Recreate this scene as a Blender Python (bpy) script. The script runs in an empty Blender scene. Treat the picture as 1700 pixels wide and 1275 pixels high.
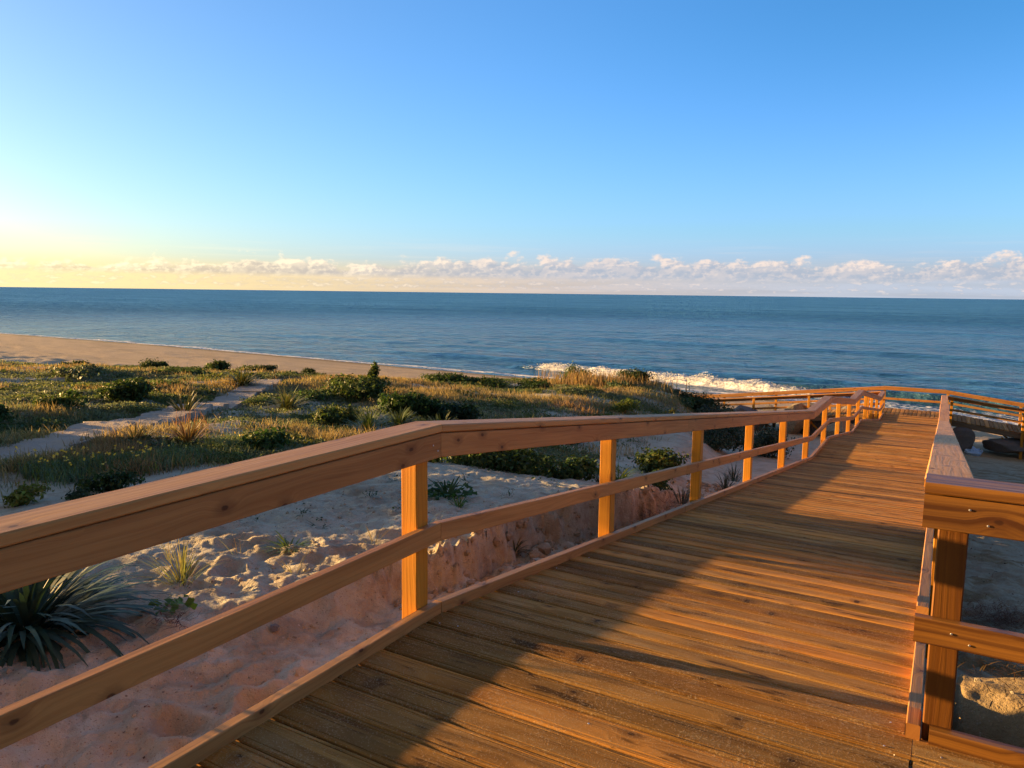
import bpy, bmesh, math, random
import numpy as np
from mathutils import Matrix, Vector

sc = bpy.context.scene
R = math.radians
# ------------------------------------------------------------------ camera
F, IW, IH = 1250.0, 1700.0, 1275.0
YAW, PITCH, ROLL = R(30.0), R(6.887), R(0.7077)
fw = Vector((-math.sin(YAW) * math.cos(PITCH), math.cos(YAW) * math.cos(PITCH), -math.sin(PITCH)))
r0 = Vector((math.cos(YAW), math.sin(YAW), 0)); u0 = r0.cross(fw)
rt = r0 * math.cos(ROLL) + u0 * math.sin(ROLL); up = -r0 * math.sin(ROLL) + u0 * math.cos(ROLL)
cam = bpy.data.objects.new('camera', bpy.data.cameras.new('camera'))
sc.collection.objects.link(cam)
M = Matrix((rt, up, -fw)).transposed().to_4x4(); M.translation = Vector((0, 0, 1.7))
cam.matrix_world = M
cam.data.sensor_width = 36; cam.data.lens = F / IW * 36; cam.data.clip_start = 0.05; cam.data.clip_end = 60000
sc.camera = cam
# ------------------------------------------------------------------ light
SUN_EL, SUN_AZ = R(5.4), math.atan2(-1.0, -0.18)          # azimuth measured from +Y towards +X
SKY_STRENGTH, SUN_POWER, EXPOSURE = 0.053, 5.0, 1.9
sd = bpy.data.lights.new('sun', 'SUN'); sd.energy = SUN_POWER; sd.angle = R(0.53); sd.color = (1.0, 0.60, 0.22)
so = bpy.data.objects.new('sun', sd); sc.collection.objects.link(so)
sdir = Vector((math.sin(SUN_AZ) * math.cos(SUN_EL), math.cos(SUN_AZ) * math.cos(SUN_EL), math.sin(SUN_EL)))
so.rotation_euler = sdir.to_track_quat('Z', 'Y').to_euler()
sc.view_settings.view_transform = 'Standard'; sc.view_settings.look = 'None'
sc.view_settings.gamma = 1; sc.view_settings.use_curve_mapping = False
sc.view_settings.exposure = EXPOSURE
sc.cycles.max_bounces = 6; sc.cycles.transparent_max_bounces = 8; sc.cycles.sample_clamp_indirect = 6
sc.cycles.use_denoising = True

class NT:
    """small helper round a node tree"""
    def __init__(s, tree): s.t = tree; s.n = tree.nodes; s.l = tree.links; s.n.clear()
    def new(s, kind, **kw):
        n = s.n.new(kind); ins = kw.pop('ins', {})
        for k, v in kw.items(): setattr(n, k, v)
        for k, v in ins.items(): s.set(n, k, v)
        return n
    def set(s, n, k, v):
        if isinstance(v, bpy.types.NodeSocket): s.l.new(v, n.inputs[k])
        else: n.inputs[k].default_value = v
    def math(s, op, a, b=0.0, c=0.0, clamp=False):
        n = s.n.new('ShaderNodeMath'); n.operation = op; n.use_clamp = clamp
        s.set(n, 0, a); s.set(n, 1, b); s.set(n, 2, c); return n.outputs[0]
    def mix(s, f, a, b, mode='MIX'):
        n = s.n.new('ShaderNodeMix'); n.data_type = 'RGBA'; n.blend_type = mode; n.clamp_factor = True
        s.set(n, 0, f); s.set(n, 6, a); s.set(n, 7, b); return n.outputs[2]
    def ramp(s, v, lo, hi, a=0.0, b=1.0, smooth=True):
        n = s.n.new('ShaderNodeMapRange'); n.interpolation_type = 'SMOOTHSTEP' if smooth else 'LINEAR'
        s.set(n, 0, v); s.set(n, 1, lo); s.set(n, 2, hi); s.set(n, 3, a); s.set(n, 4, b); return n.outputs[0]
    def noise(s, vec, scale, detail=4.0, rough=0.5, dist=0.0, out=0):
        n = s.new('ShaderNodeTexNoise', ins={'Scale': scale, 'Detail': detail, 'Roughness': rough, 'Distortion': dist})
        if vec is not None: s.set(n, 'Vector', vec)
        return n.outputs[out]
    def comb(s, x, y, z):
        n = s.n.new('ShaderNodeCombineXYZ'); s.set(n, 0, x); s.set(n, 1, y); s.set(n, 2, z); return n.outputs[0]
    def sep(s, v):
        n = s.n.new('ShaderNodeSeparateXYZ'); s.set(n, 0, v); return n.outputs
    def attr(s, name): return s.new('ShaderNodeAttribute', attribute_name=name)
def rgb(r, g, b): return (r, g, b, 1.0)

w = bpy.data.worlds.new('World'); sc.world = w; w.use_nodes = True
T = NT(w.node_tree)
tc = T.new('ShaderNodeTexCoord')
sky = T.new('ShaderNodeTexSky', sky_type='NISHITA', sun_disc=False, sun_elevation=SUN_EL, sun_rotation=SUN_AZ % (2 * math.pi),
            altitude=0.0, air_density=1.0, dust_density=0.9, ozone_density=2.2)
d = T.sep(tc.outputs['Generated'])
el = T.math('ARCSINE', d[2]); az = T.math('ARCTAN2', d[0], d[1])
away = T.ramp(az, R(-72), R(-12)); hi = T.ramp(el, R(3.0), R(20)); low_ = T.ramp(el, R(5), R(1.5))
upper = T.mix(T.ramp(az, R(-35), R(10)), rgb(.92, 1.70, 2.65), rgb(.60, 1.42, 2.25))
tint = T.mix(away, rgb(1.12, 1.36, 1.8), T.mix(low_, T.mix(hi, rgb(1.18, 1.74, 3.05), upper), rgb(1.35, 1.72, 4.2)))
skyc = T.mix(1.0, sky.outputs[0], tint, 'MULTIPLY')
# unseen sky overhead and behind camera paled, added to make shade less blue
behind = T.math('ADD', T.math('MULTIPLY', d[0], .5), T.math('MULTIPLY', d[1], -.866))
sky_fill = T.math('MAXIMUM', T.ramp(behind, -.1, .6), T.ramp(el, R(38), R(62)))
skyc = T.mix(T.math('MULTIPLY', sky_fill, .85), skyc, rgb(.80, .74, .70))
# low bank of small cumulus along the horizon
eld = T.math('MULTIPLY', el, 57.29578); azd = T.math('MULTIPLY', az, 57.29578)
def puffs(de, da, sx=0.46, sy=0.80, seed=0.0, lift=0.0):
    v = T.comb(T.math('MULTIPLY', T.math('ADD', azd, da), sx), T.math('MULTIPLY', T.math('ADD', eld, de), sy), seed)
    return T.noise(v, 1.0, 9.0, 0.60, 0.0)
big = T.noise(T.comb(T.math('MULTIPLY', azd, 0.11), 3.0, 1.0), 1.0, 3.0, 0.5)
n1 = puffs(0, 0); n2 = puffs(0.10, -0.22)
top = T.math('MULTIPLY', T.math('MULTIPLY_ADD', big, 3.6, 1.05), T.ramp(azd, -64.0, -30.0, .72, 1.0))                      # height of the cloud tops in degrees
above = T.math('SUBTRACT', top, eld)
side = T.ramp(T.math('SUBTRACT', n1, puffs(-0.30, 0.10)), -0.10, 0.12)
body = T.math('ADD', T.math('MULTIPLY', T.math('SUBTRACT', n1, 0.5), 4.4), T.math('MULTIPLY', above, 1.1))
cum = T.math('MULTIPLY', T.ramp(body, 0.25, 0.85), T.ramp(eld, 0.9, 1.35))
streak = T.noise(T.comb(T.math('MULTIPLY', azd, 0.10), T.math('MULTIPLY', eld, 2.6), 5.0), 1.0, 6.0, 0.55)
low = T.math('MULTIPLY', T.ramp(eld, 2.5, 0.9), T.ramp(streak, 0.34, 0.62, 0.78, 1.0))
veil = T.math('MULTIPLY', T.ramp(streak, 0.48, 0.66), T.math('MULTIPLY', T.ramp(eld, 4.2, 3.0), T.ramp(eld, 1.5, 2.6)))
lit = T.ramp(T.math('SUBTRACT', n1, n2), -0.05, 0.06)
toward = T.ramp(azd, -66.0, -22.0)                                # 0 near the sun, 1 away from it
cl_lit = T.mix(toward, rgb(2.3, 1.95, 1.25), rgb(1.62, 1.34, 1.18))
cl_dark = T.mix(toward, rgb(1.25, 0.98, 0.66), rgb(0.74, 0.84, 1.02))
cl_low = T.mix(T.ramp(azd, -40.0, 2.0), T.mix(toward, rgb(2.0, 1.55, 0.72), rgb(1.35, 1.08, 0.92)), rgb(0.95, 1.08, 1.32))
shade_ = T.math('MULTIPLY_ADD', T.ramp(above, .15, 1.3), -0.75, T.math('ADD', T.math('MULTIPLY', lit, .55), .42), clamp=True)
ccol = T.mix(T.math('MULTIPLY', T.math('ADD', shade_, T.math('MULTIPLY', side, .35)), 1.0, clamp=True), cl_dark, cl_lit)
CL = 3.1
def scaled(c, k): return T.mix(1.0, c, rgb(k, k, k), 'MULTIPLY')
c1 = T.mix(T.math('MULTIPLY', low, 0.86), skyc, scaled(cl_low, CL))
c1 = T.mix(T.math('MULTIPLY', veil, 0.12), c1, scaled(cl_lit, CL))
n3 = T.noise(T.comb(T.math('MULTIPLY', azd, 1.15), T.math('MULTIPLY', eld, 3.4), 9.0), 1.0, 6.0, .6)
cum2 = T.math('MULTIPLY', T.math('MULTIPLY', T.ramp(n3, .47, .60), T.ramp(eld, .12, .35)), T.ramp(eld, 1.5, .8))
c1 = T.mix(T.math('MULTIPLY', cum2, 0.45), c1, scaled(T.mix(T.ramp(n3, .52, .66), cl_dark, cl_lit), CL))
c1 = T.mix(T.math('MULTIPLY', cum, 0.9), c1, scaled(ccol, CL))
glow = T.math('MULTIPLY', T.ramp(azd, -48.0, -70.0), T.ramp(el, R(6.5), R(0)))
c1 = T.mix(T.math('MULTIPLY', glow, .42), c1, rgb(5.6, 5.2, 3.1))
bg = T.new('ShaderNodeBackground', ins={'Color': c1, 'Strength': SKY_STRENGTH})
T.l.new(bg.outputs[0], T.new('ShaderNodeOutputWorld').inputs[0])

rng = np.random.default_rng(7); random.seed(7)
#TERRAIN-BEGIN
def _hash(ix, iy, s):
    n = (ix.astype(np.int64) * 374761393 + iy.astype(np.int64) * 668265263 + s * 1442695041) & 0xffffffff
    n = ((n ^ (n >> 13)) * 1274126177) & 0xffffffff
    return ((n ^ (n >> 16)) & 0xffffff) / float(0xffffff)
def vnoise(x, y, s=0):
    x = np.asarray(x, float); y = np.asarray(y, float)
    ix = np.floor(x); iy = np.floor(y); fx = x - ix; fy = y - iy
    fx = fx * fx * fx * (fx * (fx * 6 - 15) + 10); fy = fy * fy * fy * (fy * (fy * 6 - 15) + 10)
    a = _hash(ix, iy, s); b = _hash(ix + 1, iy, s); c = _hash(ix, iy + 1, s); d_ = _hash(ix + 1, iy + 1, s)
    return (a * (1 - fx) + b * fx) * (1 - fy) + (c * (1 - fx) + d_ * fx) * fy - 0.5
def fbm(x, y, s=0, o=4, g=0.5):
    t = 0; k = 1.0
    for i in range(o):
        t = t + k * vnoise(x * 2 ** i + 13.7 * i, y * 2 ** i - 7.1 * i, s + i); k *= g
    return t
def sstep(a, b, x):
    t = np.clip((x - a) / (b - a), 0, 1); return t * t * (3 - 2 * t)
def dimples(x, y, cell, s):
    """footprint-like hollows with a raised rim"""
    out = np.zeros_like(x)
    gx = np.floor(x / cell); gy = np.floor(y / cell)
    for i in (-1, 0, 1):
        for j in (-1, 0, 1):
            cx = gx + i; cy = gy + j
            px = (cx + _hash(cx, cy, s)) * cell; py = (cy + _hash(cx, cy, s + 1)) * cell
            th = _hash(cx, cy, s + 2) * 6.28; am = _hash(cx, cy, s + 3)
            dx = x - px; dy = y - py
            a = dx * np.cos(th) + dy * np.sin(th); b = -dx * np.sin(th) + dy * np.cos(th)
            q = np.sqrt((a / 0.62) ** 2 + (b / 0.30) ** 2) / cell
            out += am * (-np.exp(-(q * 2.2) ** 2) + 0.55 * np.exp(-((q - 1.0) * 3.4) ** 2))
    return out
DY = [-9, 3.15, 16.25, 18.85, 24.25, 26.75, 35.0, 60]; DZ = [0, 0, -1.62, -1.62, -2.31, -2.31, -3.46, -3.46]
def deck(y): return np.interp(y, DY, DZ)
NY = [-30, 2, 3.5, 5, 6, 9, 13, 17, 22, 27, 33, 38, 45, 58, 62, 72, 90, 160, 400]
NZ = [-.34, -.34, -.42, -.66, -.84, -1.17, -1.68, -2.3, -3.0, -3.6, -4.25, -4.8, -5.2, -6.17, -6.5, -7.3, -8.4, -10, -14]
def shoreshift(x): return np.interp(x, [-160, -100, -49, -15, 0, 5, 40], [8.3, 7.2, 3.2, .6, -1.4, -3.6, -12])
def ground(x, y, fine=True):
    x = np.asarray(x, float); y = np.asarray(y, float)
    k = sstep(20, 50, y)
    n = np.interp(y - shoreshift(x) * k, NY, NZ)
    far = sstep(-4, -40, x) * 0
    p = -.30 - .055 * (y - 4) - .022 * (-x - 3)
    p = p + .16 * fbm(x * .16, y * .16, 3, 3) * sstep(-5, -12, x) * 1.6
    # low vegetated ridge outside the view to the left, it shades the sand
    p = p + 1.38 * np.exp(-((x + 17.5 + .4 * (y - 2)) / 3.2) ** 2) * sstep(6.2, 4.0, y) * sstep(-22, -8, y) * (1 + .55 * fbm(x * .8, y * .8, 40, 3))
    q_ = deck(y) - .32 - .02 * (x + 4)
    p = p + (np.minimum(q_, p) - p) * sstep(-12, -5.5, x) * sstep(7, 11, y)
    p = p - .30 * sstep(16, 23, y) * sstep(-20, -26, x)
    p = p - .32 * sstep(19, 26, y) * sstep(-27, -21, x) * sstep(-9, -13, x)
    p = p + .22 * np.exp(-((x + 6.6) / 1.5) ** 2) * sstep(2.6, 0.2, y)
    xb = np.interp(y, [2, 3.4, 5, 6, 7, 8.4, 10, 13, 16, 20, 26, 31, 36], [-3.1, -3.25, -3.32, -3.5, -3.33, -3.0, -3.2, -3.8, -4.1, -4.8, -6, -7.2, -9])
    wb = np.interp(y, [2, 3.2, 4, 10, 13, 20, 31], [1.2, .6, .17, .17, .6, 1.5, 3.0])
    xb = xb + .30 * fbm(y * 1.1 + 3, x * .6, 9, 4, .55) * sstep(1, 4, y) + (.15 * fbm(y * 2.6, x * 5.3, 19, 3) + .025 * fbm(y * 13, x * 13, 29, 3)) * sstep(3, 4.5, y) * sstep(14, 10, y)
    m = (xb - x) / wb
    s = np.clip(m, 0, 1); s = np.where(y < 12, np.minimum(s * 1.15, 1), s * s * (3 - 2 * s))
    lip = .10 * np.exp(-((m - .9) / .5) ** 2) * sstep(3.0, 4.5, y) * sstep(13, 9, y)
    yc = np.interp(x, [-80, -50, -40, -30, -22, -18.5, -16, -13, -8, -5], [22, 25, 26.5, 29.0, 30, 33, 38, 36, 31.5, 29])
    yc = yc + 1.6 * fbm(x * .22, y * .1, 21, 3)
    e = sstep(0, 5.5, yc - y + 2.5)
    left = n + (p - n) * s * e + lip
    # slumped sand at the foot of the bank
    left = left + .12 * np.exp(-((m + 1.1) / 1.1) ** 2) * sstep(3.6, 5, y) * sstep(12, 9, y) * (1 + 1.2 * fbm(x * 2.2, y * 2.2, 33, 3))
    right = n + .52 * np.exp(-((((x - .80) / 1.05) ** 2 + ((y - 3.85) / .58) ** 2) ** 1.8)) + .1 * np.exp(-(((x - 1.5) / 1.2) ** 2 + ((y - 6.8) / .9) ** 2))
    right = right + .035 * fbm(x * 2.6, y * 2.2, 62, 3) + .02 * fbm(x * 9, y * 9, 63, 3) + .14 * fbm(x * .5, y * .5, 60, 3) * sstep(.2, 1.2, x)
    z = np.where(x < -1, left, right)
    # sand heaps on the beach crest
    for hx, hy, hr, hh in ((-19.6, 36.6, 1.7, .75), (-18.1, 37.6, 1.5, .60), (-16.6, 38.6, 2.0, .95)):
        z = z + hh * np.exp(-(((x - hx) / hr) ** 2 + ((y - hy) / (hr * .8)) ** 2)) * (1 + .35 * fbm(x * 1.1, y * 1.1, 77, 3))
    under = sstep(-2.65, -2.4, x) * sstep(.17, .09, x)
    z = np.where(under > 0, z * (1 - under) + np.minimum(z, deck(y) - .30) * under, z)
    if fine:
        r = np.hypot(x, y)
        nf = sstep(30, 8, r) * (1 - .8 * under)
        z = z + .035 * fbm(x * 1.6, y * 1.6, 5, 4) * nf + .050 * fbm(x * .7, y * .7, 15, 3) * nf
        foot = np.where(x < -1, sstep(-8.5, -5, x), .25 + .75 * sstep(4.6, 5.6, y)) * sstep(15, 7, r)
        z = z + .042 * dimples(x, y, .42, 101) * foot * (.35 + 1.1 * sstep(-.2, .3, fbm(x * .8, y * .8, 55, 2))) * (1 - under)
        z = z + .014 * dimples(x + 5, y, .17, 131) * foot * (1 - under) + .030 * fbm(x * 7, y * 7, 71, 4, .6) * foot
        bankf = np.exp(-((m - .5) / .9) ** 2) * sstep(3.3, 4.6, y) * (x < -1)
        z = z + (.17 * fbm(x * 5.2, y * 2.6, 81, 5, .66) + .05 * (.5 - np.abs(fbm(x * 7, y * 7, 91, 3)) * 2)) * bankf * sstep(14, 9, y)
        veg = sstep(-8, -12, x) * sstep(42, 30, y)
        z = z + (.20 * fbm(x * .55, y * .55, 25, 3) + .07 * fbm(x * 1.7, y * 1.7, 26, 3)) * veg
        z = z + .07 * fbm(x * .35, y * .8, 45, 4) * sstep(30, 45, y) * sstep(62, 55, y)
    return z
#TERRAIN-END

# ------------------------------------------------------------------ mesh helpers
def tag(o, label=None, cat=None, group=None, kind=None):
    for k, v in (('label', label), ('category', cat), ('group', group), ('kind', kind)):
        if v: o[k] = v
    return o
def empty(name, loc=(0, 0, 0), rz=0.0):
    o = bpy.data.objects.new(name, None); sc.collection.objects.link(o)
    o.location = loc; o.rotation_euler = (0, 0, rz); o.empty_display_size = .1; return o
def link(name, me, mat, parent=None, loc=(0, 0, 0)):
    if mat is not None: me.materials.append(mat)
    o = bpy.data.objects.new(name, me); sc.collection.objects.link(o)
    o.location = loc
    if parent is not None: o.parent = parent
    return o
def quad_mesh(name, V, Q, col=None, uv=None, smooth=True, tris=False):
    """V (n,3), Q (m,4) (or (m,3)); col per vertex (n,3), uv per loop"""
    k = Q.shape[1]; me = bpy.data.meshes.new(name)
    me.vertices.add(len(V)); me.vertices.foreach_set('co', np.ascontiguousarray(V, np.float32).ravel())
    me.loops.add(len(Q) * k); me.loops.foreach_set('vertex_index', np.ascontiguousarray(Q, np.int32).ravel())
    me.polygons.add(len(Q)); me.polygons.foreach_set('loop_start', np.arange(len(Q), dtype=np.int32) * k)
    me.polygons.foreach_set('use_smooth', np.full(len(Q), smooth))
    me.update(calc_edges=True)
    if col is not None:
        a = me.color_attributes.new('tint', 'FLOAT_COLOR', 'POINT')
        c = np.ones((len(V), 4), np.float32); c[:, :3] = col; a.data.foreach_set('color', c.ravel())
    if uv is not None:
        u = me.uv_layers.new(name='UVMap'); u.data.foreach_set('uv', np.ascontiguousarray(uv, np.float32).ravel())
    return me

class Beams:
    """collects timber pieces, every one a bar with eased edges, uv in metres along the grain"""
    def __init__(s): s.V = []; s.F = []; s.C = []; s.UV = []; s.n = 0
    def bar(s, rings, prof_len, tint, u_len, seed=None):
        """rings: (k, m, 3) loops of the cross-section along the piece"""
        rings = np.asarray(rings, float); k, m, _ = rings.shape
        seed = random.random() * 200 if seed is None else seed
        vb = random.random() * 7 + seed
        s.V.append(rings.reshape(-1, 3)); base = s.n
        pl = np.concatenate([[0], np.cumsum(prof_len)])
        for i in range(k - 1):
            for j in range(m):
                a = base + i * m + j; b = base + i * m + (j + 1) % m
                s.F.append((a, b, b + m, a + m))
                s.UV += [(seed + u_len[i], vb + pl[j]), (seed + u_len[i], vb + pl[j + 1]), (seed + u_len[i + 1], vb + pl[j + 1]), (seed + u_len[i + 1], vb + pl[j])]
        for e, i in ((0, 0), (1, k - 1)):
            f = [base + i * m + j for j in range(m)]
            if e == 0: f = f[::-1]
            s.F.append(tuple(f)); p = rings[i]; c = p.mean(0)
            for q in f:
                v = s.V[-1][q - base] - c
                s.UV.append((seed + 50 + v[2] * .35, vb + 9 + math.hypot(v[0], v[1]) * 3))
        s.C.append(np.tile(np.asarray(tint, float), (k * m, 1))); s.n += k * m
    def box(s, a, b, side, w, h, tint=(1, 1, 1), bev=.004, upv=None, n=None, wob=0.0, zc=None):
        """piece from a to b (centre line); side: horizontal unit vector for width w; h along upv"""
        a = np.asarray(a, float); b = np.asarray(b, float); L = np.linalg.norm(b - a)
        side = np.asarray(side, float); upv = np.array([0, 0, 1.0]) if upv is None else np.asarray(upv, float)
        n = n or max(2, int(L / .6) + 1)
        p = [(-w / 2 + bev, -h / 2), (w / 2 - bev, -h / 2), (w / 2, -h / 2 + bev), (w / 2, h / 2 - bev), (w / 2 - bev, h / 2), (-w / 2 + bev, h / 2), (-w / 2, h / 2 - bev), (-w / 2, -h / 2 + bev)]
        pl = [math.dist(p[i], p[(i + 1) % 8]) for i in range(8)]
        rings = []; ul = []
        for i in range(n):
            t = i / (n - 1); c = a + (b - a) * t
            if 0 < i < n - 1 and wob: c = c + side * random.uniform(-wob, wob) + upv * random.uniform(-wob, wob)
            rings.append([c + side * x + upv * y for x, y in p]); ul.append(t * L)
        s.bar(rings, pl, tint, ul)
    def build(s, name, mat, parent=None, loc=(0, 0, 0)):
        me = bpy.data.meshes.new(name); V = np.concatenate(s.V) - np.asarray(loc, float)
        me.from_pydata(V.tolist(), [], s.F)
        a = me.color_attributes.new('tint', 'FLOAT_COLOR', 'POINT')
        c = np.ones((len(V), 4), np.float32); c[:, :3] = np.concatenate(s.C); a.data.foreach_set('color', c.ravel())
        u = me.uv_layers.new(name='UVMap'); u.data.foreach_set('uv', np.asarray(s.UV, np.float32).ravel())
        me.validate(); return link(name, me, mat, parent, loc if parent is None else loc)

# ------------------------------------------------------------------ materials
def new_mat(name):
    m = bpy.data.materials.new(name); m.use_nodes = True; t = NT(m.node_tree)
    out = t.new('ShaderNodeOutputMaterial'); b = t.new('ShaderNodeBsdfPrincipled'); t.l.new(b.outputs[0], out.inputs[0])
    return m, t, b, out
def wood(name, light, dark, knot, rough=.55, grain=1.0, dust=0.0, knots=.5, coat=0.0, weather=0.0, spec=.18, fig=.20):
    m, t, b, out = new_mat(name)
    uv = t.new('ShaderNodeUVMap').outputs[0]; s = t.sep(uv); u, v = s[0], s[1]
    # knots: one cell grid in metres, most cells empty
    kc = t.comb(t.math('MULTIPLY', u, 3.6), t.math('MULTIPLY', v, 6.0), 0.0)
    vo = t.new('ShaderNodeTexVoronoi', voronoi_dimensions='2D', ins={'Vector': kc, 'Scale': 1.0, 'Randomness': 1.0})
    pick = t.math('GREATER_THAN', t.sep(vo.outputs['Color'])[0], 1 - knots)
    dist = t.math('ADD', vo.outputs['Distance'], t.math('MULTIPLY', t.noise(t.comb(u, v, 1.0), 40.0, 2.0), .05))
    core = t.math('MULTIPLY', t.ramp(dist, .098, .06), pick)
    halo = t.math('MULTIPLY', t.ramp(dist, .45, .0), pick)
    warp = t.math('MULTIPLY', t.noise(t.comb(t.math('MULTIPLY', u, .9), t.math('MULTIPLY', v, 5.0), 3.0), 1.0, 2.0), .11)
    vv = t.math('ADD', t.math('ADD', v, warp), t.math('MULTIPLY', halo, .035))
    line = t.math('SINE', t.math('MULTIPLY', vv, 190.0 * grain))
    line = t.ramp(line, -.2, 1.0)
    fib = t.noise(t.comb(t.math('MULTIPLY', u, 2.2), t.math('MULTIPLY', vv, 150.0), 0.0), 1.0, 4.0, .6)
    broad = t.noise(t.comb(t.math('MULTIPLY', u, .8), t.math('MULTIPLY', v, 11.0), 7.0), 1.0, 3.0, .55)
    f = t.math('ADD', t.math('MULTIPLY', line, fig), t.math('MULTIPLY', t.ramp(fib, .35, .7), .32))
    f = t.math('ADD', f, t.math('MULTIPLY', t.ramp(broad, .38, .66), .5), clamp=True)
    c = t.mix(f, light, dark)
    c = t.mix(t.math('MULTIPLY', t.ramp(halo, .35, .9), .45), c, knot)
    c = t.mix(t.math('MULTIPLY', core, .85), c, t.mix(.55, knot, rgb(.02, .01, .006)))
    if weather:
        st = t.noise(t.comb(t.math('MULTIPLY', u, 2.6), t.math('MULTIPLY', v, 16.0), 11.0), 1.0, 4.0, .6)
        c = t.mix(t.math('MULTIPLY', t.ramp(st, .45, .72), weather), c, rgb(.30, .215, .10))
        st2 = t.noise(t.comb(t.math('MULTIPLY', u, 1.4), t.math('MULTIPLY', v, 9.0), 21.0), 1.0, 3.0, .6)
        c = t.mix(t.math('MULTIPLY', t.ramp(st2, .52, .75), .75), c, rgb(.16, .065, .018))
    if weather:
        ck = t.noise(t.comb(t.math('MULTIPLY', u, 1.6), t.math('MULTIPLY', v, 95.0), 31.0), 1.0, 3.0, .7)
        c = t.mix(t.math('MULTIPLY', t.ramp(ck, .56, .64), .75), c, rgb(.045, .024, .012))
        c = t.mix(t.math('MULTIPLY', t.ramp(ck, .42, .34), .5), c, rgb(.46, .30, .12))
    c = t.mix(1.0, c, t.attr('tint').outputs['Color'], 'MULTIPLY')
    rr = rough
    hgt = t.math('MULTIPLY', t.math('ADD', fib, t.math('MULTIPLY', line, .25)), 1.0)
    if dust:
        geo = t.new('ShaderNodeTexCoord').outputs['Object']
        patch = t.noise(geo, 2.1, 5.0, .6)
        spk = t.noise(geo, 130.0, 2.0, .7); spk2 = t.noise(geo, 60.0, 3.0, .7)
        g = t.math('MULTIPLY', t.ramp(t.math('ADD', spk, t.math('MULTIPLY', t.math('SUBTRACT', patch, .5), .45)), .52, .60), t.ramp(spk2, .40, .62))
        c = t.mix(t.math('MULTIPLY', g, dust), c, rgb(.52, .38, .22))
        c = t.mix(t.math('MULTIPLY', t.ramp(patch, .5, .75), dust * .32), c, rgb(.38, .25, .12))
        hgt = t.math('ADD', hgt, t.math('MULTIPLY', g, .9))
        rr = .78
    t.set(b, 'Base Color', c); t.set(b, 'Roughness', t.ramp(fib, .3, .7, rr - .07, rr + .12))
    if coat: t.set(b, 'Coat Weight', coat); t.set(b, 'Coat Roughness', .35)
    t.set(b, 'Specular IOR Level', spec)
    bp = t.new('ShaderNodeBump', ins={'Strength': .55, 'Distance': .0016, 'Height': hgt}); t.l.new(bp.outputs[0], b.inputs['Normal'])
    return m
M_RAIL = wood('rail_timber', rgb(.50, .250, .078), rgb(.32, .140, .042), rgb(.13, .05, .02), .5, 1.0)
M_POST = wood('post_timber', rgb(.60, .275, .030), rgb(.43, .165, .018), rgb(.16, .06, .02), .5, 1.2, knots=.25)
M_DECK = wood('deck_timber', rgb(.50, .25, .060), rgb(.21, .098, .026), rgb(.06, .03, .018), .6, .9, dust=.5, knots=.35, weather=.35, spec=.06)
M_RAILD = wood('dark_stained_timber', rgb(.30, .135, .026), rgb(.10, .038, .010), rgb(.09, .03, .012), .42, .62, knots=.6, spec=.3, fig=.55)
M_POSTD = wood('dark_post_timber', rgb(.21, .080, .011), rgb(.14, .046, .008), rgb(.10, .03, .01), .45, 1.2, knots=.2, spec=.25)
M_OLD = wood('underdeck_timber', rgb(.25, .17, .10), rgb(.14, .09, .05), rgb(.06, .03, .02), .7, .9, knots=.3)  # duller brown timber for joists, bearers and support posts

m, t, b, out = new_mat('galvanised_screw')
t.set(b, 'Base Color', rgb(.55, .56, .58)); t.set(b, 'Metallic', .9); t.set(b, 'Roughness', .38); M_STEEL = m

m, t, b, out = new_mat('sand'); M_SAND = m
pos = t.new('ShaderNodeTexCoord').outputs['Object']; msk = t.sep(t.attr('tint').outputs['Color'])
n_a = t.noise(pos, 1.3, 5.0, .6); n_b = t.noise(pos, 9.0, 5.0, .65); n_c = t.noise(pos, 55.0, 4.0, .7); n_d = t.noise(pos, 260.0, 3.0, .7)
c = t.mix(t.ramp(n_a, .35, .68), rgb(.53, .50, .39), rgb(.43, .395, .295))
c = t.mix(t.math('MULTIPLY', t.ramp(n_b, .48, .70), .45), c, rgb(.40, .275, .185))
n_e = t.noise(pos, 3.6, 4.0, .6, .4)
c = t.mix(t.math('MULTIPLY', t.ramp(n_e, .50, .64), .45), c, rgb(.27, .195, .125))
beach = t.ramp(t.sep(pos)[1], 27.0, 36.0)
c = t.mix(t.math('MULTIPLY', beach, .8), c, t.mix(t.ramp(n_b, .35, .65), rgb(.62, .44, .25), rgb(.48, .32, .175)))
c = t.mix(t.math('MULTIPLY', msk[0], .8), c, t.mix(t.ramp(n_b, .4, .62), rgb(.37, .28, .195), rgb(.24, .155, .10)))
lit = t.mix(t.ramp(n_b, .35, .65), rgb(.17, .14, .075), rgb(.26, .16, .085))
c = t.mix(t.math('MULTIPLY', t.math('MULTIPLY', msk[1], t.ramp(n_b, .22, .50, .35, 1.0)), .92), c, lit)
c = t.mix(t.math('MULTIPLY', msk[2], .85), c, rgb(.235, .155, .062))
sp2 = t.new('ShaderNodeTexVoronoi', ins={'Vector': pos, 'Scale': 95.0})
pk2 = t.math('MULTIPLY', t.math('GREATER_THAN', t.sep(sp2.outputs['Color'])[0], .80), t.ramp(sp2.outputs['Distance'], .42, .30))
c = t.mix(t.math('MULTIPLY', pk2, .65), c, t.mix(t.sep(sp2.outputs['Color'])[1], rgb(.13, .08, .05), rgb(.50, .40, .30)))
spec = t.new('ShaderNodeTexVoronoi', ins={'Vector': pos, 'Scale': 34.0})
pk = t.math('MULTIPLY', t.math('GREATER_THAN', t.sep(spec.outputs['Color'])[0], .90), t.ramp(spec.outputs['Distance'], .30, .20))
c = t.mix(t.math('MULTIPLY', pk, .75), c, t.mix(t.sep(spec.outputs['Color'])[1], rgb(.07, .045, .03), rgb(.60, .52, .44)))
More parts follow.
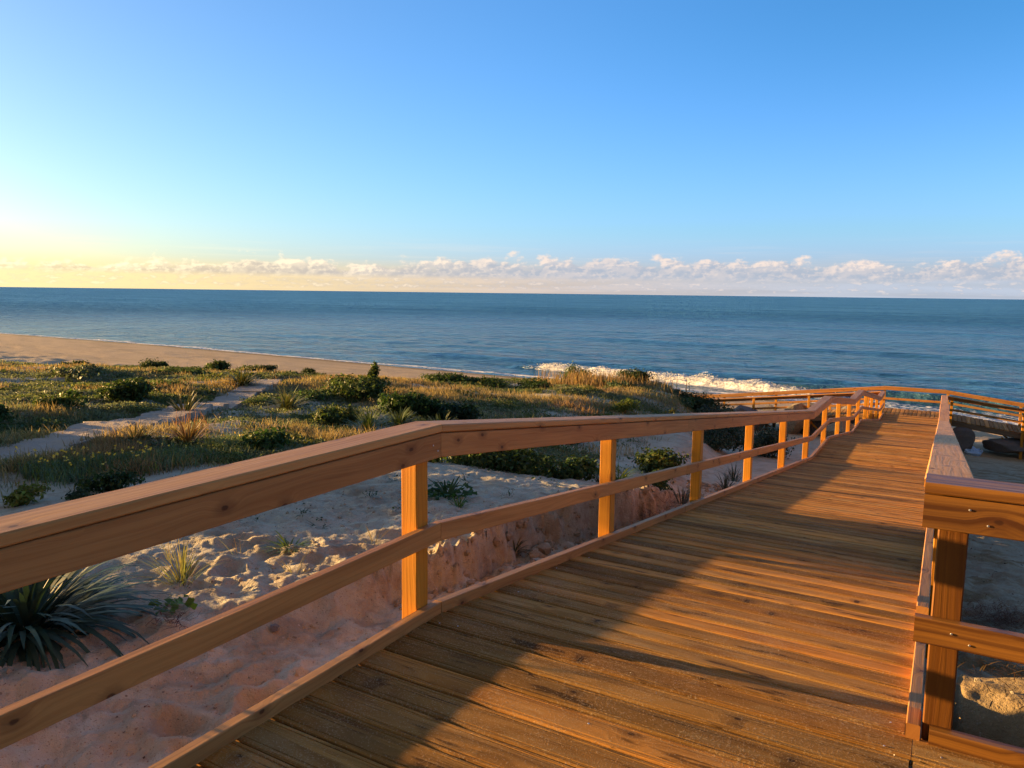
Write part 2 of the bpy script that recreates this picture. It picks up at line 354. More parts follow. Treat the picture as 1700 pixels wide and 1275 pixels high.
c = t.mix(t.math('MULTIPLY', t.ramp(n_d, .52, .70), .45), c, rgb(.20, .12, .08))
t.set(b, 'Base Color', c); t.set(b, 'Roughness', .93); t.set(b, 'Specular IOR Level', .15)
h = t.math('ADD', t.math('MULTIPLY', n_b, .045), t.math('ADD', t.math('MULTIPLY', n_c, .016), t.math('MULTIPLY', n_d, .0022)))
bp = t.new('ShaderNodeBump', ins={'Strength': .8, 'Distance': 1.0, 'Height': h}); t.l.new(bp.outputs[0], b.inputs['Normal'])

def leaf_mat(name, transl=.30, rough=.5, gloss=.35):
    m, t, b, out = new_mat(name)
    pos = t.new('ShaderNodeTexCoord').outputs['Object']
    col = t.mix(t.math('MULTIPLY', t.ramp(t.noise(pos, 14.0, 3.0), .35, .7), .2), t.attr('tint').outputs['Color'], rgb(.03, .045, .015))
    t.set(b, 'Base Color', col); t.set(b, 'Roughness', rough); t.set(b, 'Specular IOR Level', gloss)
    tr = t.new('ShaderNodeBsdfTranslucent'); t.set(tr, 'Color', t.mix(1.0, col, rgb(1.3, 1.25, .7), 'MULTIPLY'))
    mx = t.new('ShaderNodeMixShader', ins={0: transl}); t.l.new(b.outputs[0], mx.inputs[1]); t.l.new(tr.outputs[0], mx.inputs[2])
    t.l.new(mx.outputs[0], out.inputs[0]); return m
M_LEAF = leaf_mat('leaf', .30, .55, .15); M_STRAP = leaf_mat('strap_leaf', .12, .5, .18); M_DRY = leaf_mat('dry_grass', .35, .7, .2)
m, t, b, out = new_mat('stem_bark'); t.set(b, 'Base Color', t.mix(t.noise(t.new('ShaderNodeTexCoord').outputs['Object'], 40.0), rgb(.10, .065, .04), rgb(.22, .15, .09))); t.set(b, 'Roughness', .9); M_BARK = m

def rock_mat(name, a_, b_):
    m, t, b, out = new_mat(name); pos = t.new('ShaderNodeTexCoord').outputs['Object']
    n = t.noise(pos, 4.0, 8.0, .65); n2 = t.noise(pos, 22.0, 6.0, .7)
    t.set(b, 'Base Color', t.mix(t.ramp(n2, .3, .7), t.mix(t.ramp(n, .35, .65), a_, b_), rgb(.15, .12, .09))); t.set(b, 'Roughness', .9)
    bp = t.new('ShaderNodeBump', ins={'Strength': .7, 'Distance': .06, 'Height': t.math('ADD', n, t.math('MULTIPLY', n2, .4))}); t.l.new(bp.outputs[0], b.inputs['Normal'])
    return m
M_ROCKL = rock_mat('pale_limestone', rgb(.52, .42, .26), rgb(.36, .29, .19)); M_ROCKD = rock_mat('dark_rock', rgb(.13, .13, .15), rgb(.20, .18, .17))
m, t, b, out = new_mat('path_concrete'); pos = t.new('ShaderNodeTexCoord').outputs['Object']
n = t.noise(pos, 3.0, 6.0, .65); n2 = t.noise(pos, 40.0, 5.0, .7)
t.set(b, 'Base Color', t.mix(t.ramp(n, .35, .68), t.mix(t.ramp(n2, .35, .65), rgb(.40, .33, .27), rgb(.30, .25, .21)), rgb(.42, .31, .215))); t.set(b, 'Roughness', .9)
bp = t.new('ShaderNodeBump', ins={'Strength': .6, 'Distance': .02, 'Height': t.math('ADD', n, n2)}); t.l.new(bp.outputs[0], b.inputs['Normal']); M_PATH = m
m, t, b, out = new_mat('pale_blue_plastic'); t.set(b, 'Base Color', rgb(.42, .58, .80)); t.set(b, 'Roughness', .4); t.set(b, 'Transmission Weight', .0); M_PLASTIC = m
m, t, b, out = new_mat('petal'); t.set(b, 'Base Color', rgb(.85, .58, .03)); t.set(b, 'Roughness', .6); M_PETAL = m

# ------------------------------------------------------------------ ground (one sheet, reaches beyond the sea bed)
PATH = [(-9.2, 3.6), (-10.6, 5.6), (-12.6, 8.4), (-14.6, 11.4), (-16.9, 14.6), (-18.6, 16.8)]
def path_dist(x, y):
    d_ = np.full(np.shape(x), 99.0)
    for (x0, y0), (x1, y1) in zip(PATH[:-1], PATH[1:]):
        dx, dy = x1 - x0, y1 - y0; tt = np.clip(((x - x0) * dx + (y - y0) * dy) / (dx * dx + dy * dy), 0, 1)
        d_ = np.minimum(d_, np.hypot(x - x0 - tt * dx, y - y0 - tt * dy))
    return d_
def crest(x): return np.interp(x, [-80, -50, -40, -30, -22, -18.5, -16, -13, -8, -5], [22, 25, 26.5, 29.0, 30, 33, 38, 36, 31.5, 29])
def veg_mask(x, y):
    xv = np.interp(y, [-6, 2, 5, 7.5, 8.6, 9.5, 12, 20, 30], [-8.6, -8.5, -8.0, -7.4, -6.6, -5.3, -4.9, -6.0, -7.3])
    v = sstep(-.2, .9, (xv - x) + .9 * fbm(x * .9, y * .9, 300, 3))
    v = v * sstep(-.5, 1.5, crest(x) - y + 1.2 + 2.5 * fbm(x * .4, y * .4, 310, 3))
    pd = path_dist(x, y)
    v = v * sstep(.32, .48, pd + .25 * fbm(x * 1.5, y * 1.5, 315, 2))
    bare = sstep(-.02, .22, fbm(x * .45, y * .45, 320, 4) + .30 * np.exp(-((x + 12.2) / 2.2) ** 2 - ((y - 13.5) / 5.0) ** 2) - .09)
    v = v * (1 - .8 * bare)
    right = sstep(-12.5, -7, x) * sstep(25, 19, y)
    bare2 = sstep(.05, .25, fbm(x * .8, y * .8, 330, 3)) * right
    v = v * (1 - .5 * sstep(.06, .16, fbm(x * 2.1, y * 2.1, 340, 3)))
    return v * (1 - .7 * bare2)
azs = np.concatenate([np.arange(-14, 74, .145), np.arange(74, 346, 2.0)]); azs = np.radians(azs)
rs = np.concatenate([[0.02, .4], np.exp(np.arange(math.log(.8), math.log(115), .0062)), np.exp(np.linspace(math.log(118), math.log(600), 22))])
A_, R_ = np.meshgrid(azs, rs, indexing='ij'); X_ = -R_ * np.sin(A_); Y_ = R_ * np.cos(A_)
Z_ = ground(X_, Y_)
na, nr = X_.shape; idx = np.arange(na * nr).reshape(na, nr); nxt = np.roll(idx, -1, 0)
Q = np.stack([idx[:, :-1], idx[:, 1:], nxt[:, 1:], nxt[:, :-1]], -1).reshape(-1, 4)[:, ::-1]
V = np.stack([X_.ravel(), Y_.ravel(), Z_.ravel()], 1)
gx = ground(X_ + .06, Y_, False) - ground(X_ - .06, Y_, False); gy = ground(X_, Y_ + .06, False) - ground(X_, Y_ - .06, False)
steep = np.hypot(gx, gy) / .12
clay = .5 * sstep(.5, 1.4, steep) * (X_ < -2) * (R_ < 40) + .25 * sstep(.05, .3, fbm(X_ * .5, Y_ * .5, 400, 4)) * (X_ > -5.5) * (Y_ < 14) * (X_ < -2) + .55 * np.exp(-((Y_ - 10.5) / 2.6) ** 2) * sstep(-4.0, -3.0, X_) * (X_ < -2)
litter = veg_mask(X_, Y_) * (R_ < 70)
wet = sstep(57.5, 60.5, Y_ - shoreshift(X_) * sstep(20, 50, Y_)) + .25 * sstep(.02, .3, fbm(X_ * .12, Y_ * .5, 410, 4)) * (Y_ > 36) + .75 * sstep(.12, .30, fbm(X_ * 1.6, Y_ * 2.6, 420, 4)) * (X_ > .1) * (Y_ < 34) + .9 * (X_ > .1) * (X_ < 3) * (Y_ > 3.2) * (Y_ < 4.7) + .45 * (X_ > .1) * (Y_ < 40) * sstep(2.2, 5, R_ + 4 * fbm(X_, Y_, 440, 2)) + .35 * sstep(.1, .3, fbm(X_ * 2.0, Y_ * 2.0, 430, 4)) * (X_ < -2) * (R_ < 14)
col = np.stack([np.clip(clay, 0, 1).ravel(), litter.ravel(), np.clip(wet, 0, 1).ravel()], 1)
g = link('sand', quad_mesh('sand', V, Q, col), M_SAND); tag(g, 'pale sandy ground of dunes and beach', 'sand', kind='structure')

# ------------------------------------------------------------------ sea
SEA = -6.5
m, t, b, out = new_mat('sea_water'); M_SEA = m
pos = t.new('ShaderNodeTexCoord').outputs['Object']; p = t.sep(pos); at = t.sep(t.attr('tint').outputs['Color'])
dist_ = t.math('SQRT', t.math('ADD', t.math('MULTIPLY', p[0], p[0]), t.math('MULTIPLY', p[1], p[1])))
v1 = t.comb(t.math('MULTIPLY', p[0], .55), p[1], 0.0)
w1 = t.noise(v1, 1.1, 5.0, .62); w2 = t.noise(v1, .20, 8.0, .62); w3 = t.noise(t.comb(t.math('MULTIPLY', p[0], .3), p[1], 5.0), .02, 3.0, .6)
hh = t.math('ADD', t.math('MULTIPLY', w1, .50), t.math('MULTIPLY', w2, 3.6))
bp = t.new('ShaderNodeBump', ins={'Strength': 1.0, 'Distance': 1.0, 'Height': hh})
deep = t.mix(t.ramp(dist_, 60.0, 220.0), rgb(.02, .095, .14), rgb(.006, .082, .185))
deep = t.mix(t.ramp(w3, .35, .65), deep, rgb(.004, .042, .10))
rp = t.noise(t.comb(t.math('MULTIPLY', p[0], .28), p[1], 8.0), .45, 10.0, .68)
deep = t.mix(t.ramp(rp, .56, .40, 0.0, .75), deep, rgb(.022, .125, .23))
deep = t.mix(t.ramp(rp, .50, .64, 0.0, .7), deep, rgb(.002, .022, .06))
fn = t.noise(t.comb(t.math('MULTIPLY', p[0], .6), p[1], 2.0), 2.6, 8.0, .68)
fo = t.ramp(t.math('ADD', at[0], t.math('MULTIPLY', t.math('SUBTRACT', fn, .5), 1.5)), .46, .60)
t.set(b, 'Base Color', t.mix(fo, t.mix(at[1], deep, rgb(.035, .085, .085)), rgb(.80, .80, .80)))
t.set(b, 'Roughness', t.mix(fo, t.mix(t.ramp(dist_, 70.0, 450.0), rgb(.10, .10, .10), rgb(.46, .46, .46)), rgb(.8, .8, .8))); t.set(b, 'IOR', 1.33); t.set(b, 'Specular IOR Level', t.ramp(dist_, 60.0, 330.0, .5, .06))
t.l.new(bp.outputs[0], b.inputs['Normal'])
df = t.new('ShaderNodeBsdfDiffuse'); rp2 = t.math('ADD', t.math('MULTIPLY', t.noise(t.comb(t.math('MULTIPLY', p[0], .22), p[1], 3.0), .035, 10.0, .7), .6), t.math('MULTIPLY', rp, .4)); t.set(df, 'Color', t.mix(t.ramp(rp2, .40, .60), rgb(.15, .44, .80), rgb(.07, .27, .56))); t.l.new(bp.outputs[0], df.inputs['Normal'])
mx = t.new('ShaderNodeMixShader'); t.set(mx, 0, t.math('MULTIPLY', t.ramp(dist_, 60.0, 600.0, .12, .74), t.math('SUBTRACT', 1.0, fo))); t.l.new(b.outputs[0], mx.inputs[1]); t.l.new(df.outputs[0], mx.inputs[2]); t.l.new(mx.outputs[0], out.inputs[0])
azs = np.radians(np.concatenate([np.arange(-30, 78, .16), np.arange(78, 100, 2), ])); azs = np.concatenate([np.radians(np.arange(-60, -30, 2)), azs])
rs = np.concatenate([np.exp(np.arange(math.log(48), math.log(260), .0030)), np.exp(np.arange(math.log(261), math.log(45000), .012))])
A_, R_ = np.meshgrid(azs, rs, indexing='ij'); X_ = -R_ * np.sin(A_); Y_ = R_ * np.cos(A_)
Ys = Y_ - shoreshift(X_)                       # distance scale that follows the shore (edge at 62)
def warp(k, s): return k * fbm(X_ * .03, Y_ * .03, s, 3)
fade = sstep(240, 140, R_)
Z_ = SEA + .10 * fbm(X_ * .25, Y_ * .6, 500, 4) * fade + .09 * fbm(X_ * .03, Y_ * .13, 510, 3) * sstep(900, 300, R_)
def swell(c, h, wd, x0, x1, s, slope=0.0):
    """a single long wave crest; steep towards the beach"""
    q = (Ys - c - slope * (X_ + 15) - 1.6 * warp(1.0, s)) / wd
    env = sstep(x0 - 12, x0 + 6, X_) * sstep(x1 + 12, x1 - 6, X_)
    return h * env * np.where(q < 0, np.exp(-(q * 2.2) ** 2), np.exp(-q ** 2)), q, env
for c_, h_, w_, x0, x1, s_ in ((78, .30, 3.0, -60, 6, 520), (92, .14, 4, -110, 40, 530), (124, .30, 5, -60, 80, 540), (150, .13, 6, -120, 30, 550), (205, .34, 9, -60, 160, 560), (300, .30, 14, -100, 300, 570)):
    dz, q, e = swell(c_, h_, w_, x0, x1, s_); Z_ += dz
br, qb, eb = swell(67.6, .60, 1.4, -36, -12, 580, slope=-.10); Z_ += br * (1 + .5 * fbm(X_ * .9, Y_ * .9, 590, 4))
b2, q2, e2 = swell(70.3, .75, 2.2, -14, 30, 585); Z_ += b2
foam = 1.0 * eb * np.where(qb < 0, np.exp(-(qb * .8) ** 2), np.exp(-(qb * 1.5) ** 2))
foam = np.maximum(foam, .50 * sstep(69.5, 66, Ys) * sstep(60, 62, Ys) * sstep(-40, -6, X_))
foam = np.maximum(foam, .70 * np.exp(-((Ys - 62.9 - 1.2 * fbm(X_ * .08, Y_ * .05, 600, 3)) / .9) ** 2))
foam = np.maximum(foam, .42 * sstep(67, 63, Ys) * (.6 + fbm(X_ * .1, Y_ * .3, 610, 3)))
foam = np.maximum(foam, .34 * sstep(73, 70, Ys) * sstep(-42, -30, X_) * sstep(-4, -14, X_))
Z_ += .12 * np.clip(foam - .4, 0, 1) * (fbm(X_ * 1.3, Y_ * 1.3, 620, 4) + .25)
green = np.clip(.9 * e2 * np.exp(-((q2 + .35) / .8) ** 2), 0, 1)
na, nr = X_.shape; idx = np.arange(na * nr).reshape(na, nr)
Q = np.stack([idx[:-1, :-1], idx[:-1, 1:], idx[1:, 1:], idx[1:, :-1]], -1).reshape(-1, 4)[:, ::-1]
V = np.stack([X_.ravel(), Y_.ravel(), Z_.ravel()], 1)
o = link('sea', quad_mesh('sea', V, Q, np.stack([np.clip(foam, 0, 1.2).ravel(), green.ravel(), np.zeros(green.size)], 1)), M_SEA)
tag(o, 'blue sea with small waves and white surf', 'sea', kind='structure')
# spray thrown up along the breaking wave
def blob_cloud(P, S, colour, squash=1.0):
    """many small irregular tetra-like flakes as one mesh"""
    n = len(P); a = rng.normal(size=(n, 4, 3)); a /= np.linalg.norm(a, axis=2, keepdims=True); a[:, :, 2] *= squash
    V = (P[:, None] + a * S[:, None, None]).reshape(-1, 3); i = np.arange(n)[:, None] * 4
    T_ = np.concatenate([i + [0, 1, 2], i + [0, 2, 3], i + [0, 3, 1], i + [1, 3, 2]]); return quad_mesh('flakes', V, T_, np.tile(colour, (len(V), 1)))
m, t, b, out = new_mat('foam'); t.set(b, 'Base Color', rgb(.85, .85, .85)); t.set(b, 'Roughness', .7); M_FOAM = m
n = 14000; xs = rng.uniform(-38, -9.5, n)
ymid = 67.6 + shoreshift(xs) - .10 * (xs + 15); amp = .55 + .9 * np.abs(fbm(xs * .55, xs * 0 + 2, 700, 3)) + 1.1 * np.exp(-((xs + 19.3) / .7) ** 2)
P = np.stack([xs, ymid + rng.normal(0, .55, n), SEA + .35 + rng.random(n) ** 2.6 * amp * .5 * sstep(-9, -14, xs)], 1)
o = link('surf_spray', blob_cloud(P, rng.uniform(.02, .08, n), (1, 1, 1), .7), M_FOAM); tag(o, 'white spray thrown up along the breaking wave', 'spray', kind='stuff')

# ------------------------------------------------------------------ boardwalk
def tone(k=.12, warm=.05):
    v = 1 + random.uniform(-k, k); h_ = random.uniform(-warm, warm); return (v * (1 + h_), v, v * (1 - h_ * 1.5))
def dtone():
    v = random.choice([.62, .78, .88, 1.0, 1.08, 1.2, 1.35]) * random.uniform(.93, 1.07); h_ = random.uniform(-.07, .12)
    return (v * (1 + h_), v, v * (1 - h_))
PROF = [(-.0815, -.035), (.0815, -.035), (.0815, -.009), (.0785, -.003), (.073, 0.0), (.063, 0.0), (.0595, -.0045), (.056, 0.0), (0.0, .0008), (-.056, 0.0), (-.0595, -.0045), (-.063, 0.0), (-.073, 0.0), (-.0785, -.003), (-.0815, -.009)]
PLEN = [math.dist(PROF[i], PROF[(i + 1) % len(PROF)]) for i in range(len(PROF))]
def deck_boards(B, s0, s1, z_of, lo, hi, along='Y', other=0.0, pitch=.1725, nseg=5, fine=True):
    """planks laid across a walkway that runs along Y (or X): plank centre at s, ends lo..hi"""
    n = max(1, round((s1 - s0) / pitch)); pit = (s1 - s0) / n
    for i in range(n):
        s = s0 + (i + .5) * pit; z = z_of(s); sl = (z_of(s + .01) - z_of(s - .01)) / .02; q = math.hypot(1, sl)
        tilt = random.uniform(-.012, .012) + sl; dz = random.uniform(-.0015, .0015)
        sc_ = pit / .1725 * random.choice([.96, .975, .99, 1.0]); rings = []; ul = []
        e0, e1 = random.uniform(-.004, .004), random.uniform(-.004, .004)
        for k in range(nseg):
            tt = k / (nseg - 1); a = (lo + e0) + (hi + e1 - lo - e0) * tt; wz = random.uniform(-.0008, .0008); ws = random.uniform(-.0006, .0006)
            ring = []
            for (px, pz) in PROF:
                ss = s + (px * sc_ - pz * tilt) / q + ws; zz = z + (px * sc_ * tilt + pz) / q + dz + wz
                ring.append((a, ss, zz) if along == 'Y' else (ss, a, zz))
            rings.append(ring if along == 'Y' else ring[::-1]); ul.append((hi - lo) * tt)
        B.bar([r_[::-1] for r_ in rings], PLEN[::-1], dtone(), ul)
XL, XR = -2.285, 0.0
bw = empty('boardwalk', (0, 0, 0)); tag(bw, 'long timber boardwalk of cross planks stepping down by ramps towards the sea', 'boardwalk')
B = Beams(); deck_boards(B, -3.02, 3.19, lambda s: 0.0, XL, -.012); deck_boards(B, -3.02, 3.19, lambda s: 0.0, -.003, 4.6); B.build('landing_planks', M_DECK, bw)
for (a, c_) in ((3.195, 16.25), (16.25, 18.85), (18.85, 24.25), (24.25, 26.75), (26.75, 35.0), (35.0, 37.15)):
    B = Beams(); deck_boards(B, a, c_, lambda s: float(deck(s)), XL, XR - .035, nseg=5 if a < 12 else 3); B.build('ramp_planks' if abs(deck(c_) - deck(a)) > .1 else 'landing_planks', M_DECK, bw)
def kerb_line(x, pts, name='kerb_board', side=(1, 0, 0), w_=.05, h_=.066, tn=1.0):
    for (y0, y1) in pts:
        B = Beams(); z0_, z1_ = float(deck(y0)), float(deck(y1))
        c3 = tone(); B.box((x, y0 + .003, z0_ + h_ / 2 - .006), (x, y1 - .003, z1_ + h_ / 2 - .006), side, w_, h_, tuple(v * tn for v in c3)); B.build(name, M_RAIL, bw)
def cuts(a, b_, step, kinks):
    c = [a]; s = a + step
    ks = sorted([k for k in kinks if a < k < b_])
    allp = sorted(set([a, b_] + ks)); res = []
    for p, q in zip(allp[:-1], allp[1:]):
        n = max(1, round((q - p) / step)); res += [(p + (q - p) * i / n, p + (q - p) * (i + 1) / n) for i in range(n)]
    return res
KINKS = [3.15, 16.25, 18.85, 24.25, 26.75, 35.0]
kerb_line(-2.262, cuts(-3.0, 37.15, 5.17, KINKS)); kerb_line(-.012 + .002, cuts(3.30, 37.15, 5.17, KINKS))
B = Beams(); B.box((-.012 + .002, 3.16, .027), (-.012 + .002, 3.297, .027), (1, 0, 0), .05, .066, (.95, .85, .7)); B.build('kerb_board', M_RAIL, bw)
B = Beams(); B.box((.045, 3.175, .027), (4.6, 3.175, .027), (0, 1, 0), .05, .066, (1, .95, .85)); B.build('kerb_board', M_RAILD, bw)
for x in (XL + .03, -1.15, -.07):
    for (p, q) in zip([-3.0, 3.15] + KINKS[1:], [3.15] + KINKS[1:] + [37.1]):
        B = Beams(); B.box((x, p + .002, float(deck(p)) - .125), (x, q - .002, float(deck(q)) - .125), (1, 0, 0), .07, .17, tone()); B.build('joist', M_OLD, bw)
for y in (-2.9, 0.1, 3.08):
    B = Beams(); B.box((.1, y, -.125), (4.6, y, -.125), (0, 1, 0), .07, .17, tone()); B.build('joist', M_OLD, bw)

# screws: shallow domed heads
def screw_mesh(r_):
    me = bpy.data.meshes.new('screw'); bm = bmesh.new(); bmesh.ops.create_uvsphere(bm, u_segments=10, v_segments=6, radius=r_)
    for v in bm.verts: v.co.z *= .35
    bm.to_mesh(me); bm.free(); me.materials.append(M_STEEL); return me
SCREW = screw_mesh(.0045)
def screw(parent, loc, nrm=(0, 0, 1)):
    o = bpy.data.objects.new('screw', SCREW); sc.collection.objects.link(o); o.parent = parent; o.location = loc
    o.rotation_euler = Vector(nrm).to_track_quat('Z', 'Y').to_euler()
for (x, y) in ((-2.17, 3.04), (-2.07, 3.06), (-2.12, 3.78), (-2.20, 4.45), (-2.16, 4.9), (-.09, 3.27), (-.10, 3.05), (-.08, 2.72), (.09, 3.08), (.5, 2.9), (-1.15, 1.7), (-1.13, 2.6)):
    screw(bw, (x, y, float(deck(y)) + .001))

def fence(name, label, along, face, nrm, zof, posts, kinks, s0, s1, group=None, step=5.17, ptone=1.0, near=False, rtone=1.0, post_foot=None, post_off=0.0, MR=None, MP=None, captone=1.0):
    MR = MR or M_RAIL; MP = MP or M_POST
    """handrail: posts, wide cap board, deep beam under it, lower middle rail. face: coordinate of the inner faces, nrm +1/-1: side of the walkway"""
    root = empty(name, (face, s0, zof(s0)) if along == 'Y' else (s0, face, zof(s0)))
    L0 = np.array(root.location); tag(root, label, 'handrail', group)
    def P(off, s, z): return ((face + nrm * off, s, z) if along == 'Y' else (s, face + nrm * off, z))
    side = (1, 0, 0) if along == 'Y' else (0, 1, 0); fwd = (0, 1, 0) if along == 'Y' else (1, 0, 0)
    def add(B, nm, mt): return B.build(nm, mt, root, tuple(L0)) if False else place(B, nm, mt)
    def place(B, nm, mt):
        o = B.build(nm, mt, None, tuple(L0)); o.parent = root; o.location = (0, 0, 0); return o
    for i, s in enumerate(posts):
        z = zof(s); gp = P(-.095, s, 0); zg = float(ground(np.array([gp[0]]), np.array([gp[1]]), False)[0]) - .25
        tn = tone(.16, .05); B = Beams(); B.box(P(-.097, s + post_off, min(zg, z - .4)), P(-.097, s + post_off, z + .974), side, .10, .10, tuple(v * ptone for v in tn), bev=.005, upv=fwd, n=4, wob=.0012)
        place(B, 'post', MP)
    for nm, zc, h_, off, w_, st, bias in (('cap_rail', .9995, .041, -.082, .178, step, 0.0), ('rail_beam', .9095, .127, -.0225, .045, step, .02), ('middle_rail', .445, .10, -.0225, .045, step, -.02)):
        for (p, q) in cuts(s0, s1, st, kinks):
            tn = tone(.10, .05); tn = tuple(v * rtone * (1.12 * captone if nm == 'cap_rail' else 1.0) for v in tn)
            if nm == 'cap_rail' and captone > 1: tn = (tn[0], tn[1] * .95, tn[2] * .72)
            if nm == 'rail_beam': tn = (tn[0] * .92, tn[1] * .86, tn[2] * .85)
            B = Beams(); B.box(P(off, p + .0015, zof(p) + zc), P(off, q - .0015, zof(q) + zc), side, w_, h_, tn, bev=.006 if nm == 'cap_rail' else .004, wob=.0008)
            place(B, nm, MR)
    return root
dz = lambda s: float(deck(s))
lp = [3.05 + 2.585 * i for i in range(14)]; lp = [.45 - 2.6, .45] + lp
lf = fence('handrail', 'timber handrail along the left edge of the boardwalk, running down to the sea', 'Y', -2.24, 1, dz, lp, KINKS, -3.0, 37.15)
rp = [3.25 + 2.585 * i for i in range(14)]
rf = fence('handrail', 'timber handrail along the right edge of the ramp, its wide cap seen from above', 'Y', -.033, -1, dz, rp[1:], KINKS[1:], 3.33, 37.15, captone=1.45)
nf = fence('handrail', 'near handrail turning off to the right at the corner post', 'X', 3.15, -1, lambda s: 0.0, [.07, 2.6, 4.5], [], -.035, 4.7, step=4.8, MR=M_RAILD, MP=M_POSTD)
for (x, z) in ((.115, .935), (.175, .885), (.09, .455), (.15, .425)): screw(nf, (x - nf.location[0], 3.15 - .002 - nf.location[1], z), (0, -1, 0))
for (y, z) in ((3.08, .92), (3.12, .885)): screw(lf, (.002, y + 3.0, z), (1, 0, 0))

# crossing walkway at the sea end, ramps falling away to both sides
def zx(x): return -3.46 - .128 * max(0.0, -2.35 - x) - .12 * max(0.0, x - .1)
cw = empty('boardwalk', (-1.1, 38.3, -3.46)); tag(cw, 'narrow timber walkway crossing at the seaward end of the boardwalk, planks running out to sea', 'boardwalk')
def cbuild(B, nm, mt):
    o = B.build(nm, mt, None, (-1.1, 38.3, -3.46)); o.parent = cw; o.location = (0, 0, 0)
for a, c_ in ((-13.0, -2.35), (-2.35, .1), (.1, 9.0)):
    B = Beams(); deck_boards(B, a, c_, zx, 37.2, 39.35, along='X', nseg=3); cbuild(B, 'crossing_planks', M_DECK)
    for y in (37.22, 38.3, 39.33):
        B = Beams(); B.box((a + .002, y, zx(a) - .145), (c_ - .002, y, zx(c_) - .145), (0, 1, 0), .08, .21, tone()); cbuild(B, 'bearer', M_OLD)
for x in (-12.5, -9.9, -7.3, -4.7, -2.2, .15, 3.0, 5.6, 8.2):
    for y in (37.35, 39.2):
        if y < 38 and -2.5 < x < .3: continue
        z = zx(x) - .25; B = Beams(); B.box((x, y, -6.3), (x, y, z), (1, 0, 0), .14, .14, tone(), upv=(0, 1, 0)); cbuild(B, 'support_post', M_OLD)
        B = Beams(); B.box((x - .75, y + .02, z - .03), (x, y + .02, z - .7), (0, 1, 0), .06, .1, tone()); cbuild(B, 'brace', M_POST)
fence('handrail', 'seaward handrail of the crossing walkway, farthest from the camera', 'X', 39.33, -1, zx, [-12.5, -9.9, -7.3, -4.75, -2.4, .2, 3.0, 5.6, 8.2], [-2.35, .1], -13, 9)
fence('handrail', 'landward handrail of the crossing walkway on its left ramp, half hidden by the dune', 'X', 37.2, 1, zx, [-12.5, -10.4, -7.9, -5.4, -2.9], [], -13, -2.42)
fence('handrail', 'landward handrail of the crossing walkway on its right ramp', 'X', 37.2, 1, zx, [.35, 2.95, 5.6, 8.2], [], .16, 9)

# ------------------------------------------------------------------ plants
def strips(base, azim, length, width, th0, th1, segs, col, tipcol=None, taper=.75, vee=0.0):
    """curved ribbon leaves. base (n,3); th: angle from vertical at the root and at the tip"""
    n = len(base); tt = np.linspace(0, 1, segs + 1); dirh = np.stack([np.cos(azim), np.sin(azim), np.zeros(n)], 1)
    sidev = np.stack([-np.sin(azim), np.cos(azim), np.zeros(n)], 1); P = base[:, None, :].repeat(segs + 1, 1).copy()
    for k in range(1, segs + 1):
        th = th0 + (th1 - th0) * ((k - .5) / segs) ** 1.3; st = (length / segs)[:, None]
        P[:, k] = P[:, k - 1] + st * (np.sin(th)[:, None] * dirh + np.cos(th)[:, None] * np.array([0, 0, 1.0]))
    wv = np.clip(np.minimum(1.0, .55 + tt * 2) * (1 - tt ** 2.2 * taper) * np.where(tt > .98, .25, 1), .05, 1)
    wd = width[:, None, None] * wv[None, :, None] * .5
    Lp = P - sidev[:, None] * wd; Rp = P + sidev[:, None] * wd
    V = np.stack([Lp, Rp], 2).reshape(-1, 3); per = 2 * (segs + 1)
    q = np.array([[2 * k, 2 * k + 1, 2 * k + 3, 2 * k + 2] for k in range(segs)])
    Q = (np.arange(n)[:, None, None] * per + q[None]).reshape(-1, 4)
    tip = col if tipcol is None else tipcol
    C_ = col[:, None, :] * (1 - tt[None, :, None]) + tip[:, None, :] * tt[None, :, None]
    C_ = C_[:, :, None, :].repeat(2, 2).reshape(-1, 3)
    return V, Q, C_
def leaf_quads(P, nrm, size, col, aspect=.5):
    n = len(P); a = rng.normal(size=(n, 3)); u = np.cross(nrm, a); u /= np.linalg.norm(u, axis=1, keepdims=True) + 1e-9
    v = np.cross(nrm, u); s = size[:, None]
    tipz = nrm * s * .25
    V = np.stack([P - u * s, P - v * s * aspect + tipz, P + u * s - tipz * .5, P + v * s * aspect + tipz], 1).reshape(-1, 3)
    return V, np.arange(n * 4).reshape(-1, 4), np.repeat(col, 4, 0)
def merge(parts):
    Vs, Qs, Cs = [], [], []; n = 0
    for V, Q, C_ in parts: Vs.append(V); Qs.append(Q + n); Cs.append(C_); n += len(V)
    return np.concatenate(Vs), np.concatenate(Qs), np.concatenate(Cs)
def jit(c, n, k=.25):
    return np.clip(np.asarray(c)[None] * (1 + rng.uniform(-k, k, (n, 1))) * (1 + rng.uniform(-.12, .12, (n, 3))), 0.003, 1)
def gz(x, y): return float(ground(np.array([float(x)]), np.array([float(y)]))[0])
DKG, BLG, YLG, MDG, SIL, DRY, RED = (.055, .092, .030), (.028, .075, .060), (.12, .135, .03), (.045, .09, .022), (.11, .15, .10), (.24, .16, .07), (.2, .1, .045)
